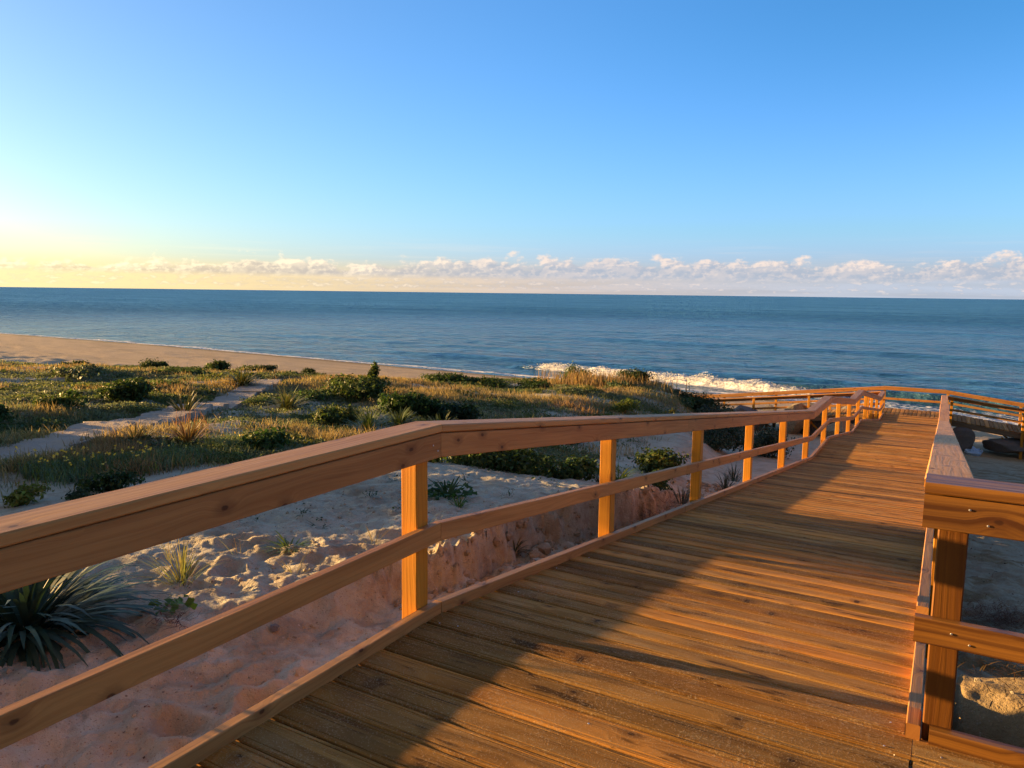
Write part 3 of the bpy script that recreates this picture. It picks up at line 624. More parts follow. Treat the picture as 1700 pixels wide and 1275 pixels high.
def g_strap(w_, h_, col, n=120, lw=.03, tip=None, up=.1, droop=2.3, lean=None):
    azim = rng.uniform(0, 2 * math.pi, n); rr = rng.random(n) ** .7; spread = w_ * .13
    base = np.stack([np.cos(azim) * rr * spread, np.sin(azim) * rr * spread, rng.uniform(-.03, .02, n)], 1)
    az2 = azim + rng.normal(0, .45, n); L = np.hypot(w_ / 2, h_) * rng.uniform(.65, 1.12, n)
    th0 = np.clip(up + rr * .75 + rng.normal(0, .12, n), 0, 1.3); th1 = np.clip(th0 + rng.uniform(.35, 1.0, n) * droop * (.35 + rr * .65), 0, 2.9)
    return strips(base, az2, L, rng.uniform(.7, 1.2, n) * lw, th0, th1, 6, jit(col, n), None if tip is None else jit(tip, n))
def g_tuft(w_, h_, col, n=60, lw=.008, tip=None): return g_strap(w_, h_, col, n, lw, tip, up=.05, droop=1.3)
def g_shrub(w_, h_, col, n=1500, size=.03, lobes=7, tipcol=None, depth=None, asp=.5):
    """leaf clusters spread through several uneven lobes"""
    depth = depth or w_ * .8; P = []; N = []; C_ = []
    for i in range(lobes):
        c = np.array([random.uniform(-.5, .5) * w_ * .62, random.uniform(-.5, .5) * depth * .62, h_ * random.uniform(.25, .62)])
        rx = w_ * random.uniform(.16, .34); rz = h_ * random.uniform(.28, .5); k = n // lobes
        dirs = rng.normal(size=(k, 3)); dirs /= np.linalg.norm(dirs, axis=1, keepdims=True); rad = rng.random(k) ** .38
        rad = rad * (1 + .35 * np.sin(dirs[:, 0] * 7 + i) * np.cos(dirs[:, 1] * 6 + 2 * i))
        p = c + dirs * rad[:, None] * np.array([rx, rx * .85, rz]); p[:, 2] = np.abs(p[:, 2])
        P.append(p); nn = dirs * .8 + rng.normal(size=(k, 3)) * .55 + np.array([0, 0, .35]); nn /= np.linalg.norm(nn, axis=1, keepdims=True); N.append(nn)
        C_.append(jit(np.array(col) * random.uniform(.8, 1.25), k, .35))
    P = np.concatenate(P); N = np.concatenate(N); C_ = np.concatenate(C_)
    if tipcol is not None:
        f = (rng.random(len(P)) < .25) & (P[:, 2] > h_ * .45); C_[f] = jit(tipcol, f.sum())
    return leaf_quads(P, N, rng.uniform(.6, 1.3, len(P)) * size, C_, asp)
def g_stems(w_, h_, n=7, r_=.012):
    az_ = rng.uniform(0, 6.28, n); base = np.zeros((n, 3)); base[:, :2] = rng.normal(0, w_ * .05, (n, 2)); base[:, 2] = -.05
    L = rng.uniform(.6, .95, n) * h_; V1 = strips(base, az_, L, np.full(n, r_ * 2), rng.uniform(.1, .8, n), rng.uniform(.5, 1.0, n), 3, jit((1, 1, 1), n))
    V2 = strips(base, az_ + 1.57, L * 1e-6 + L, np.full(n, r_ * 2), rng.uniform(.1, .3, n), rng.uniform(.2, .5, n), 3, jit((1, 1, 1), n)); return merge([V1, V2])
def plant(name, label, cat, x, y, gen, mat, group=None, stems=None, dz_=0.0, rz=0.0, part='leaves', tiltx=0.0):
    root = empty(name, (x, y, gz(x, y) + dz_ - .015), rz); root.rotation_euler[0] = tiltx; tag(root, label, cat, group)
    V, Q, C_ = gen; link(part, quad_mesh(part, V, Q, C_), mat, root)
    if stems is not None:
        V, Q, C_ = stems; link('stem', quad_mesh('stem', V, Q, C_), M_BARK, root)
    return root
PL = 'plant'
# the big drooping clump by the near rail
plant('strap_leaved_plant', 'large dark blue-green clump of long drooping strap leaves below the near handrail', PL, -4.40, 2.15, g_strap(1.25, .30, (.026, .062, .048), 330, .034, (.04, .085, .06), .45, 2.2), M_STRAP)
plant('strap_leaved_plant', 'dark drooping strap-leaved clump at the left edge, merging with the large one', PL, -4.55, 1.45, g_strap(1.1, .28, (.026, .060, .045), 220, .034, (.045, .09, .05), .45, 2.2), M_STRAP)
def clover(w_, n, col, size=.03): 
    a = rng.uniform(0, 6.28, n); r_ = np.sqrt(rng.random(n)) * w_ / 2; P = np.stack([np.cos(a) * r_, np.sin(a) * r_, rng.uniform(.03, .10, n)], 1)
    N = rng.normal(size=(n, 3)) * .35 + np.array([0, 0, 1.0]); N /= np.linalg.norm(N, axis=1, keepdims=True); return leaf_quads(P, N, rng.uniform(.7, 1.2, n) * size, jit(col, n), .95)
plant('leafy_seedling', 'small bright green round-leaved seedling at the tip of the large strap-leaved clump', PL, -4.02, 2.80, clover(.26, 30, (.10, .20, .03), .028), M_LEAF)
plant('grass_tuft', 'pale green grass tuft on the sand beyond the large strap-leaved clump', 'grass tuft', -4.40, 3.16, merge([g_tuft(.50, .22, (.16, .19, .07), 70, .008, (.26, .25, .12)), g_tuft(.3, .26, DRY, 14, .006)]), M_DRY)
plant('low_plant', 'low flat green plant in the middle of the trodden sand', PL, -4.38, 4.10, g_strap(.42, .09, (.09, .15, .04), 50, .016, (.16, .20, .05), .9, 1.0), M_LEAF)
plant('leafy_plant', 'low dark green leafy plant just right of the kink post, out on the sand', PL, -4.50, 6.45, merge([clover(.62, 90, (.045, .105, .028), .040), g_strap(.55, .14, (.045, .10, .03), 40, .03, None, .7, 1.2)]), M_LEAF)
plant('strap_leaved_plant', 'thin drooping plant hanging from the face of the eroded sand bank', PL, -3.42, 6.02, g_strap(.30, .20, (.05, .085, .045), 26, .016, (.20, .16, .08), .5, 3.2), M_STRAP, dz_=.05)
plant('grass_tuft', 'yellow-green weed patch on top of the bank beside the kink post', 'grass tuft', -3.70, 4.45, clover(.3, 30, (.20, .20, .05), .02), M_LEAF)
# behind the rail, dark leafy masses
plant('leafy_bush', 'broad dark green leafy bush edging the bare sand, seen under the left handrail', 'bush', -5.55, 9.05, g_shrub(1.7, .36, DKG, 2600, .045, 9, YLG, 1.0), M_LEAF, stems=g_stems(1.2, .3))
plant('leafy_bush', 'dark green leafy bush next to the broad one, nearer the second rail post', 'bush', -4.95, 9.95, g_shrub(1.2, .34, DKG, 1900, .045, 7, MDG, .9), M_LEAF, stems=g_stems(.9, .3))
plant('leafy_bush', 'yellow-green small bush just right of the kink post behind the top beam', 'bush', -6.35, 8.55, g_shrub(.8, .24, (.14, .17, .035), 800, .035, 5, (.22, .22, .05), .6), M_LEAF, stems=g_stems(.5, .2))
plant('leafy_bush', 'dark bush with pale yellow shoots on the bank behind the third rail post', 'bush', -4.35, 13.1, g_shrub(1.25, .50, DKG, 2400, .045, 8, YLG, 1.0), M_LEAF, stems=g_stems(.9, .4))
plant('leafy_bush', 'ragged green bush on the bank edge between the second and third rail posts', 'bush', -3.75, 10.7, g_shrub(.75, .34, (.045, .09, .035), 1000, .035, 6, YLG, .6), M_LEAF, stems=g_stems(.5, .3))
plant('low_plant', 'spreading green plant on the slope between the second and third rail posts', PL, -4.45, 11.2, g_strap(.8, .18, (.06, .12, .03), 90, .025, (.12, .16, .04), .7, 1.3), M_LEAF)
plant('grass_tuft', 'spiky dark grass tuft on the red bank left of the fourth rail post', 'grass tuft', -3.15, 12.9, g_tuft(.5, .34, (.035, .05, .035), 40, .014), M_STRAP)
plant('grass_tuft', 'spiky dark grass tuft on the red bank right of the fourth rail post', 'grass tuft', -3.55, 15.2, g_tuft(.6, .30, (.035, .055, .04), 46, .015), M_STRAP)
plant('grass_tuft', 'low dusty tuft on the bank lip between the third and fourth rail posts', 'grass tuft', -3.20, 10.6, g_tuft(.7, .24, (.06, .09, .06), 60, .014), M_STRAP)
plant('grass_tuft', 'small dark tuft on the sand behind the dusty tuft', 'grass tuft', -4.35, 10.2, g_tuft(.42, .22, (.06, .085, .05), 40, .012), M_STRAP)
plant('grey_green_bush', 'rounded grey-green bush on the dune foot behind the fifth rail post', 'bush', -4.7, 23.6, g_shrub(1.7, 1.0, (.07, .10, .075), 3000, .05, 8, None, 1.5), M_LEAF, stems=g_stems(1.2, .8))
plant('grey_green_bush', 'second rounded grey-green bush, just uphill of the dune-foot bush', 'bush', -5.7, 22.2, g_shrub(1.6, .8, (.065, .10, .075), 2600, .05, 8, None, 1.4), M_LEAF, stems=g_stems(1.2, .7))
plant('grey_green_bush', 'wide grey-green thicket on the dune shoulder where the crossing walkway begins', 'bush', -7.1, 27.4, g_shrub(3.4, 1.0, (.085, .11, .085), 5200, .06, 12, None, 2.6), M_LEAF, stems=g_stems(2, 1))
plant('dark_bush', 'dark green bush on the right-hand crest of the dune, above the grey-green thicket', 'bush', -8.5, 29.3, g_shrub(2.6, .80, (.035, .06, .025), 5200, .06, 11, None, 2.0), M_LEAF, stems=g_stems(2, 1))
plant('dark_bush', 'low dark bush on the crest in front of the white surf', 'bush', -11.6, 30.6, g_shrub(1.9, .70, (.030, .055, .02), 2600, .05, 8, (.06, .09, .03), 1.4), M_LEAF, stems=g_stems(1.2, .6))
plant('leafy_bush', 'bright green bush on the crest left of the tall dry grass', 'bush', -14.6, 31.4, g_shrub(1.6, .95, (.07, .12, .025), 2400, .05, 7, YLG, 1.2), M_LEAF, stems=g_stems(1, .8))
def g_dry(w_, h_, n, col=DRY, lw=.012, depth=None):
    depth = depth or w_ * .6; base = np.stack([rng.normal(0, w_ * .27, n), rng.normal(0, depth * .27, n), np.zeros(n)], 1)
    return strips(base, rng.uniform(0, 6.28, n), rng.uniform(.25, 1.1, n) * h_, np.full(n, lw), rng.uniform(0, .3, n), rng.uniform(.1, .9, n), 3, jit(col, n), jit(np.array(col) * 1.25, n), .6)
plant('dry_grass_clump', 'tall straw-coloured grass clump on the crest above the middle of the handrail', 'grass clump', -12.6, 29.4, g_dry(4.6, .70, 1500, (.27, .18, .09), .03, 2.6), M_DRY, part='blades')
plant('dry_grass_clump', 'reddish dry flower stalks rising beside the old path', 'grass clump', -10.9, 8.1, g_dry(.8, .42, 70, (.24, .12, .07), .009), M_DRY, part='blades')
# rosettes and bushes across the dune, left to right
S = [
 ('spiky_rosette', 'stiff fan-shaped rosette with pale tips at the left side of the old path', PL, -13.5, 9.9, g_strap(.9, .42, (.04, .065, .025), 60, .055, (.14, .13, .06), .1, 1.3), M_STRAP),
 ('leafy_plant', 'bright green plant at the foot of the stiff fan-shaped rosette', PL, -12.8, 9.0, merge([clover(.6, 60, (.12, .18, .03), .05)]), M_LEAF),
 ('strap_leaved_plant', 'yellow-green strap-leaved clump catching the sun, beyond the far end of the old path', PL, -17.7, 14.9, g_strap(1.15, .40, (.12, .13, .03), 170, .045, (.22, .20, .05), .3, 2.2), M_STRAP),
 ('strap_leaved_plant', 'rounded green strap-leaved clump on bare ground right of the old path', PL, -13.3, 12.5, g_strap(1.05, .42, (.06, .085, .03), 130, .04, (.25, .24, .08), .2, 2.2), M_STRAP),
 ('leafy_bush', 'round dark green bush on the open ground, lowest before the left handrail', 'bush', -10.55, 11.2, g_shrub(1.05, .45, DKG, 2000, .045, 7, YLG, .8), M_LEAF),
 ('leafy_bush', 'tall dark green bush with an upright sprig, largest on the open dune', 'bush', -14.2, 15.9, merge([g_shrub(2.3, .55, DKG, 4200, .05, 10, (.10, .13, .03), 1.5), tuple(np.array(a) if i else a + np.array([-.35, .5, .35]) for i, a in enumerate(g_shrub(.45, .5, (.05, .09, .02), 500, .05, 4, YLG, .4)))]), M_LEAF),
 ('leafy_bush', 'small green bush at the right foot of the tall sprigged bush', 'bush', -12.5, 15.2, g_shrub(.85, .40, (.05, .10, .025), 1200, .045, 5, YLG, .7), M_LEAF),
 ('dark_bush', 'dark green bush with a bright left side, in the grass left of the old path', 'bush', -16.1, 10.5, g_shrub(1.3, .50, DKG, 2200, .05, 7, (.10, .17, .03), 1.0), M_LEAF),
 ('leafy_plant', 'bright green weed clump left of the dark bush beside the old path', PL, -16.8, 9.6, g_shrub(.6, .3, (.11, .18, .03), 700, .045, 4, None, .5), M_LEAF),
 ('dark_bush', 'dark ragged bush standing against the beach, left of a pair on the crest', 'bush', -36.2, 25.0, g_shrub(1.9, .62, (.045, .075, .024), 3400, .07, 9, (.07, .10, .03), 1.5), M_LEAF),
 ('dark_bush', 'rounded dark bush, right of the pair standing against the beach', 'bush', -32.0, 25.4, g_shrub(1.6, .55, (.06, .095, .026), 3000, .065, 8, (.10, .13, .03), 1.3), M_LEAF),
 ('dark_bush', 'low dark bush at the far left of the dune crest', 'bush', -37.5, 21.4, g_shrub(1.5, .40, (.042, .065, .022), 2000, .06, 6, (.08, .14, .03), 1.1), M_LEAF),
 ('dark_bush', 'very low dark bush on the crest right of the rounded bush', 'bush', -29.0, 25.6, g_shrub(1.7, .30, (.045, .06, .022), 2000, .055, 6, None, 1.2), M_LEAF),
 ('dark_bush', 'small dark bush at the right end of the left-hand crest, above the pale hollow', 'bush', -25.3, 25.4, g_shrub(1.0, .42, (.04, .06, .022), 1500, .055, 5, None, .9), M_LEAF),
 ('leafy_bush', 'low green bush in a row along the crest, left member behind the tall sprigged bush', 'bush', -17.2, 24.4, g_shrub(2.6, .38, (.05, .09, .025), 3000, .055, 9, YLG, 1.2), M_LEAF),
 ('leafy_bush', 'dark green bush, middle of the row along the crest', 'bush', -15.4, 24.9, g_shrub(2.6, .42, (.035, .07, .02), 3000, .055, 9, YLG, 1.2), M_LEAF),
 ('leafy_bush', 'dark green bush with bare twigs, right end of the row along the crest', 'bush', -13.6, 25.4, g_shrub(2.3, .50, (.035, .065, .02), 2800, .055, 8, None, 1.2), M_LEAF),
 ('leafy_bush', 'glossy dark bush above the kink of the left handrail, with bright green top leaves', 'bush', -10.5, 13.6, g_shrub(1.4, .60, (.032, .07, .022), 2800, .05, 8, (.10, .17, .035), 1.0), M_LEAF),
 ('dark_bush', 'dark bush right of the glossy one above the kink of the left handrail', 'bush', -9.4, 13.8, g_shrub(1.3, .48, (.025, .055, .03), 2400, .05, 7, None, 1.0), M_LEAF),
 ('strap_leaved_plant', 'light green spiky clump in front of the glossy dark bush', PL, -9.75, 12.2, g_strap(.8, .26, (.05, .095, .03), 110, .045, (.13, .15, .05), .3, 1.7), M_STRAP),
 ('strap_leaved_plant', 'spiky green clump against the handrail cap, right of the light green clump', PL, -8.75, 12.3, g_strap(.8, .24, (.05, .095, .03), 110, .045, (.13, .15, .05), .3, 1.7), M_STRAP),
 ('leafy_plant', 'green leafy clump touching the rising handrail, left of the spiky clumps', PL, -9.45, 10.9, g_strap(.85, .30, (.05, .10, .03), 90, .035, (.16, .20, .05), .25, 1.5), M_STRAP),
 ('strap_leaved_plant', 'low green rosette at the old path beside the silver-green carpet, left one', PL, -10.0, 6.5, g_strap(.72, .26, (.055, .08, .03), 80, .025, (.26, .21, .10), .2, 1.8), M_STRAP),
 ('strap_leaved_plant', 'low green rosette with rusty leaves, below the reddish dry stalks', PL, -9.5, 7.0, g_strap(.75, .32, (.09, .10, .035), 90, .026, (.34, .18, .08), .15, 1.7), M_STRAP),
 ('leafy_bush', 'dark green bush with large leaves half hidden by the near handrail', 'bush', -8.4, 7.45, g_shrub(.95, .36, (.045, .095, .03), 1300, .05, 7, MDG, .7), M_LEAF),
 ('leafy_bush', 'dark rounded low bush on the sand just above the near handrail', 'bush', -7.6, 4.6, g_shrub(.62, .22, (.035, .07, .03), 1100, .028, 6, (.10, .13, .04), .45), M_LEAF),
 ('leafy_plant', 'yellow-green low plant above the near handrail at the left edge', PL, -7.55, 3.75, g_shrub(.50, .18, (.15, .18, .035), 600, .028, 5, None, .4), M_LEAF),
 ('leafy_plant', 'small dark creeping plant between the rounded low bush and the yellow-green plant', PL, -7.35, 4.25, g_shrub(.55, .12, (.045, .075, .04), 500, .025, 5, None, .4), M_LEAF),
 ('strap_leaved_plant', 'pale green spiky clump above the middle of the handrail, left of the silver scrub', PL, -7.9, 14.4, g_strap(.95, .24, (.08, .11, .045), 110, .04, (.16, .17, .07), .3, 1.6), M_STRAP),
 ('strap_leaved_plant', 'pale green spiky clump above the middle of the handrail, right-hand neighbour', PL, -7.1, 15.0, g_strap(.9, .24, (.07, .10, .045), 110, .04, (.16, .17, .07), .3, 1.6), M_STRAP),
 ('leafy_plant', 'bright yellow-green clump on the slope above the third rail post', PL, -8.3, 21.3, g_shrub(1.0, .42, (.12, .16, .035), 900, .045, 6, None, .8), M_LEAF),
 ('leafy_plant', 'golden-green clump on the slope left of the grey-green thicket', PL, -6.9, 21.1, g_shrub(.7, .48, (.17, .17, .04), 700, .04, 5, None, .6), M_LEAF),
 ('leafy_bush', 'flat green bush at the far left edge of the picture, in shade', 'bush', -13.9, 6.45, g_shrub(.9, .35, (.04, .085, .03), 1400, .045, 6, None, .8), M_LEAF),
 ('leafy_bush', 'green-topped low bush in the meadow left of the fan-shaped rosette', 'bush', -14.7, 8.0, g_shrub(.8, .30, (.06, .11, .03), 1100, .04, 6, YLG, .7), M_LEAF),
]
for (nm, lb, ct, x, y, gen, mt) in S: plant(nm, lb, ct, x, y, gen, mt, rz=random.uniform(0, 6), stems=g_stems(.6, .25, 5, .008) if 'bush' in nm else None)
# tall bush outside the view on the left; its shade crosses the ramp
plant('dark_bush', 'tall dark bush outside the picture to the left, shading the ramp', 'bush', -20.0, 3.95, g_shrub(2.9, 2.7, DKG, 8000, .09, 26, None, 1.6), M_LEAF, stems=g_stems(2, 2.4, 10, .03), rz=1.57)
for (x, y) in ((-3.9, 3.7), (-4.9, 3.4), (-5.2, 3.0), (-4.6, 3.8), (-3.95, 4.6), (-5.9, 3.4), (-3.8, 5.1), (-5.3, 2.5)):
    plant('grass_sprig', 'thin dry grass sprig standing alone on the bare sand left of the boardwalk', 'grass sprig', x, y, g_tuft(.28, .20, (.20, .19, .09), 11, .005, DRY), M_DRY, group='thin grass sprigs on the sand')
for (x, y) in ((-5.5, 4.7), (-5.15, 5.0), (-4.75, 4.8), (-5.9, 5.4), (-4.4, 5.5), (-5.1, 5.9), (-6.3, 5.6), (-4.1, 5.4), (-4.0, 6.9), (-5.6, 6.9), (-6.4, 7.1), (-4.9, 7.4), (-3.95, 7.9), (-4.4, 8.3)):
    plant('sand_weed', 'tiny dark green weed lying flat on the bare sand left of the boardwalk', 'weed', x, y, merge([g_strap(.24, .05, (.05, .08, .035), 18, .010, None, .9, .8), clover(.16, 14, (.04, .07, .03), .014)]), M_LEAF, group='tiny weeds on the bare sand')
plant('leafy_seedling', 'little bright green seedling low on the sand right of the kink post', PL, -4.15, 6.15, g_strap(.24, .12, (.09, .17, .03), 26, .016, None, .3, 1.4), M_LEAF)
# low wind-cut scrub scattered through the dune grass
mats = []
mrng = np.random.default_rng(5)
def mat_ok(x, y): return veg_mask(np.array([x]), np.array([y]))[0] > .55 and path_dist(np.array([x]), np.array([y]))[0] > .9
protos = []
for i in range(6):
    c_ = [(.06, .10, .033), (.09, .13, .045), (.13, .165, .10), (.07, .115, .055), (.15, .17, .055), (.12, .145, .085)][i]
    V, Q, C_ = g_shrub(1.0, .15, c_, 1100, .032, 9, (.09, .12, .03) if i % 2 else None, 1.0); me = quad_mesh('leaves', V, Q, C_); me.materials.append(M_LEAF); protos.append(me)
k_ = 0
while k_ < 80:
    a_ = math.radians(mrng.uniform(8, 66)); r_ = math.exp(mrng.uniform(math.log(8), math.log(40))); x, y = -r_ * math.sin(a_), r_ * math.cos(a_)
    if y > crest(x) - .5 or not mat_ok(x, y): continue
    s_ = mrng.uniform(.5, 1.5) * (.6 + r_ / 30)
    o = bpy.data.objects.new('low_scrub', protos[k_ % 6]); sc.collection.objects.link(o); o.location = (x, y, gz(x, y) - .03); o.rotation_euler[2] = mrng.uniform(0, 6.28)
    o.scale = (s_ * mrng.uniform(.8, 1.5), s_ * mrng.uniform(.7, 1.1), s_ * mrng.uniform(.6, 1.1))
    tag(o, 'low wind-flattened patch of green scrub in the dune grass', 'scrub', 'low scrub patches across the dune'); k_ += 1

# ------------------------------------------------------------------ ground cover nobody could count
def sample(n, r0_, r1_, a0=3.0, a1=68.0, pw=1.0):
    a = np.radians(rng.uniform(a0, a1, n)); r_ = np.exp(rng.uniform(math.log(r0_), math.log(r1_), n)); return -r_ * np.sin(a), r_ * np.cos(a), r_
def keep(x, y, r_, p): k = rng.random(len(x)) < p; return x[k], y[k], r_[k]
# clumpy positions: tussock centres with blades round them
x, y, r_ = sample(90000, 6.5, 56); x, y, r_ = keep(x, y, r_, veg_mask(x, y) ** 1.2)
k = 7; xx = np.repeat(x, k) + rng.normal(0, .07, len(x) * k) * np.repeat(r_, k) / 12; yy = np.repeat(y, k) + rng.normal(0, .07, len(x) * k) * np.repeat(r_, k) / 12; rr = np.repeat(r_, k)
zz = ground(xx, yy); kind = fbm(xx * .22, yy * .30, 800, 4) + .35 * fbm(xx * 1.3, yy * 1.3, 805, 2) - .03 + .10 * rng.normal(size=len(xx)); shade = fbm(xx * .8, yy * .8, 820, 3)
f_dry = sstep(-.02, .24, kind)[:, None]; f_red = sstep(.1, .4, fbm(xx * .35, yy * .35, 830, 3) + .08 * rng.normal(size=len(xx)))[:, None]
dryc = np.array([.31, .235, .115]) * (1 - f_red) + np.array([.26, .16, .085]) * f_red
grn = np.array([.18, .195, .085]) * (1 - sstep(-.1, .25, shade)[:, None]) + np.array([.13, .165, .11]) * sstep(-.1, .25, shade)[:, None]
colr = (grn * (1 - f_dry) + dryc * f_dry) * rng.uniform(.65, 1.35, (len(xx), 1))
ln = rng.uniform(.05, .14, len(xx)) * (1 + .3 * f_dry[:, 0]) * (1 + .7 * sstep(.16, .34, kind))
V, Q, C_ = strips(np.stack([xx, yy, zz - .01], 1), rng.uniform(0, 6.28, len(xx)), ln, .0055 + rr * .00065, rng.uniform(0, .55, len(xx)), rng.uniform(.3, 1.5, len(xx)), 2, colr, np.clip(colr * 1.25, 0, 1))
o = link('dune_grass', quad_mesh('dune_grass', V, Q, C_), M_DRY); tag(o, 'mixed green and straw-coloured grass covering the dune', 'grass', kind='stuff')
# low leafy ground cover
x, y, r_ = sample(110000, 6.5, 50); x, y, r_ = keep(x, y, r_, veg_mask(x, y) * sstep(.12, -.08, fbm(x * .22, y * .30, 800, 4)))
k = 6; xx = np.repeat(x, k) + rng.normal(0, .06, len(x) * k); yy = np.repeat(y, k) + rng.normal(0, .06, len(x) * k); rr = np.repeat(r_, k)
zz = ground(xx, yy) + rng.random(len(xx)) * .09; N = rng.normal(size=(len(xx), 3)) * .6 + np.array([0, 0, .8]); N /= np.linalg.norm(N, axis=1, keepdims=True)
sel = sstep(-.1, .2, fbm(xx * .5, yy * .5, 850, 3))[:, None]
colr = (np.array([.085, .125, .042]) * (1 - sel) + np.array([.17, .20, .13]) * sel) * rng.uniform(.6, 1.5, (len(xx), 1))
V, Q, C_ = leaf_quads(np.stack([xx, yy, zz], 1), N, (.010 + rr * .0011) * rng.uniform(.6, 1.4, len(xx)), colr, .5)
o = link('ground_cover', quad_mesh('ground_cover', V, Q, C_), M_LEAF); tag(o, 'low leafy green creepers between the dune grass', 'ground cover', kind='stuff')
# silver-green carpet with yellow flowers beside the old path
n = 15000; tpar = rng.random(n); cx = -8.9 + rng.normal(0, .33, n) + .0 * tpar; cy = 4.3 + 3.6 * tpar; cx = cx + .5 * fbm(cy * .9, cx * .9, 870, 2)
e_ = sstep(-.25, .05, fbm(cx * 1.2, cy * 1.2, 880, 3) + .1); k = rng.random(n) < e_; cx, cy = cx[k], cy[k]; n = len(cx)
hh_ = rng.uniform(.08, .20, n); base = np.stack([cx, cy, ground(cx, cy) - .01], 1); cc = jit((.115, .17, .11), n, .35); sel = rng.random(n) < .35; cc[sel] = jit((.16, .19, .05), sel.sum())
V1 = strips(base, rng.uniform(0, 6.28, n), hh_, np.full(n, .012), rng.uniform(0, .4, n), rng.uniform(.2, 1.2, n), 2, cc, np.clip(cc * 1.3, 0, 1))
P = base + np.stack([rng.normal(0, .02, n), rng.normal(0, .02, n), hh_ * rng.uniform(.3, .95, n)], 1); N = rng.normal(size=(n, 3)); N[:, 2] = np.abs(N[:, 2]) + .3; N /= np.linalg.norm(N, axis=1, keepdims=True)
V2 = leaf_quads(P, N, rng.uniform(.008, .018, n), cc, .4)
V, Q, C_ = merge([V1, V2]); o = link('silver_carpet', quad_mesh('silver_carpet', V, Q, C_), M_LEAF); tag(o, 'silver-green carpet of small plants between the old path and the near handrail', 'ground cover', kind='stuff')
n = 90; i = rng.choice(len(cx), n); N = rng.normal(size=(n * 3, 3)) * .5 + np.array([.2, -.4, 1]); N /= np.linalg.norm(N, axis=1, keepdims=True)
P = np.repeat(np.stack([cx[i], cy[i], ground(cx[i], cy[i]) + .19 + rng.random(n) * .05], 1), 3, 0) + rng.normal(0, .008, (n * 3, 3))
V, Q, C_ = leaf_quads(P, N, np.full(n * 3, .014), np.ones((n * 3, 3)), 1.0); o = link('yellow_flowers', quad_mesh('yellow_flowers', V, Q, C_), M_PETAL); tag(o, 'small yellow flowers over the silver-green carpet', 'flowers', kind='stuff')

# ------------------------------------------------------------------ old path of slabs through the dune
po = empty('path', (PATH[0][0], PATH[0][1], gz(*PATH[0]))); po['kind'] = 'structure'; tag(po, 'old narrow path of worn grey slabs winding through the dune')
def along(s):
    acc = 0
    for (a, b_) in zip(PATH[:-1], PATH[1:]):
        L = math.dist(a, b_)
        if s <= acc + L: t_ = (s - acc) / L; return (a[0] + (b_[0] - a[0]) * t_, a[1] + (b_[1] - a[1]) * t_), ((b_[0] - a[0]) / L, (b_[1] - a[1]) / L)
        acc += L
    return PATH[-1], (.6, .8)
tot = sum(math.dist(a, b_) for a, b_ in zip(PATH[:-1], PATH[1:])); s = 0
while s < tot - .6:
    L = random.uniform(.9, 1.7); (cx_, cy_), (dx, dy) = along(s + L / 2); hw = .40; r1 = random.uniform(-.05, .05); z = max(gz(cx_ + dx * a - dy * c_, cy_ + dy * a + dx * c_) for a in (-.6, 0, .6) for c_ in (-.38, 0, .38)) + .015 + random.uniform(0, .02)
    bm = bmesh.new(); nx, ny = 12, 7; grid = []
    for i_ in range(nx):
        row = []
        for j_ in range(ny):
            a = (i_ / (nx - 1) - .5) * (L - .03); c_ = (j_ / (ny - 1) - .5) * 2 * hw + r1
            if i_ in (0, nx - 1): a += random.uniform(-.02, .02)
            if j_ in (0, ny - 1): c_ += random.uniform(-.06, .06)
            row.append(bm.verts.new((cx_ + dx * a - dy * c_, cy_ + dy * a + dx * c_, z + random.uniform(-.008, .008))))
        grid.append(row)
    top_f = [bm.faces.new((grid[i_][j_], grid[i_][j_ + 1], grid[i_ + 1][j_ + 1], grid[i_ + 1][j_])) for i_ in range(nx - 1) for j_ in range(ny - 1)]
    ext = bmesh.ops.extrude_face_region(bm, geom=top_f)
    for v in ext['geom']:
        if isinstance(v, bmesh.types.BMVert): v.co.z -= .22
    bmesh.ops.recalc_face_normals(bm, faces=bm.faces[:]); me = bpy.data.meshes.new('slab'); bm.to_mesh(me); bm.free()
    me.transform(Matrix.Translation(-Vector(po.location))); link('slab', me, M_PATH, po); s += L + .02

# ------------------------------------------------------------------ rocks, litter
def rock(name, label, x, y, w_, h_, mt, dz_=0.0, group=None, seed=0, d=None, cat='boulder', sub=4):
    bm = bmesh.new(); bmesh.ops.create_icosphere(bm, subdivisions=sub, radius=1.0); V = np.array([v.co[:] for v in bm.verts])
    rr_ = np.random.default_rng(seed + 11)
    for _ in range(16):                                            # chop facets
        nn = rr_.normal(size=3); nn /= np.linalg.norm(nn); dd = V @ nn; lim = rr_.uniform(.45, .85); V -= np.outer(np.clip(dd - lim, 0, None) * .97, nn)
    V += .05 * np.stack([vnoise(V[:, 1] * 3 + seed, V[:, 2] * 3, s_) for s_ in (1, 2, 3)], 1)
    V = V * np.array([w_ / 2, (d or w_ * .8) / 2, h_ / 2]) / .8
    for v, p in zip(bm.verts, V): v.co = p
    for f in bm.faces: f.smooth = False
    me = bpy.data.meshes.new(name); bm.to_mesh(me); bm.free()
    o = link(name, me, mt, None, (x, y, gz(x, y) + h_ * .32 + dz_)); o.rotation_euler[2] = rr_.uniform(0, 6); tag(o, label, cat, group); return o
rock('boulder', 'large pale boulder lit by the sun, under the walkway behind the rail posts', -6.1, 37.0, 1.5, 1.5, M_ROCKL, .15, seed=1)
rock('boulder', 'pale boulder right of the large lit one, with twigs beside it', -4.05, 36.2, 1.5, 1.1, M_ROCKL, .05, seed=2)
rock('boulder', 'dark boulder left of the large pale boulder, against the dune', -7.9, 36.6, 1.6, 1.3, M_ROCKD, .1, seed=3)
rock('boulder', 'dark boulder between the two pale boulders', -5.1, 38.0, 1.6, 1.4, M_ROCKD, .1, seed=4)
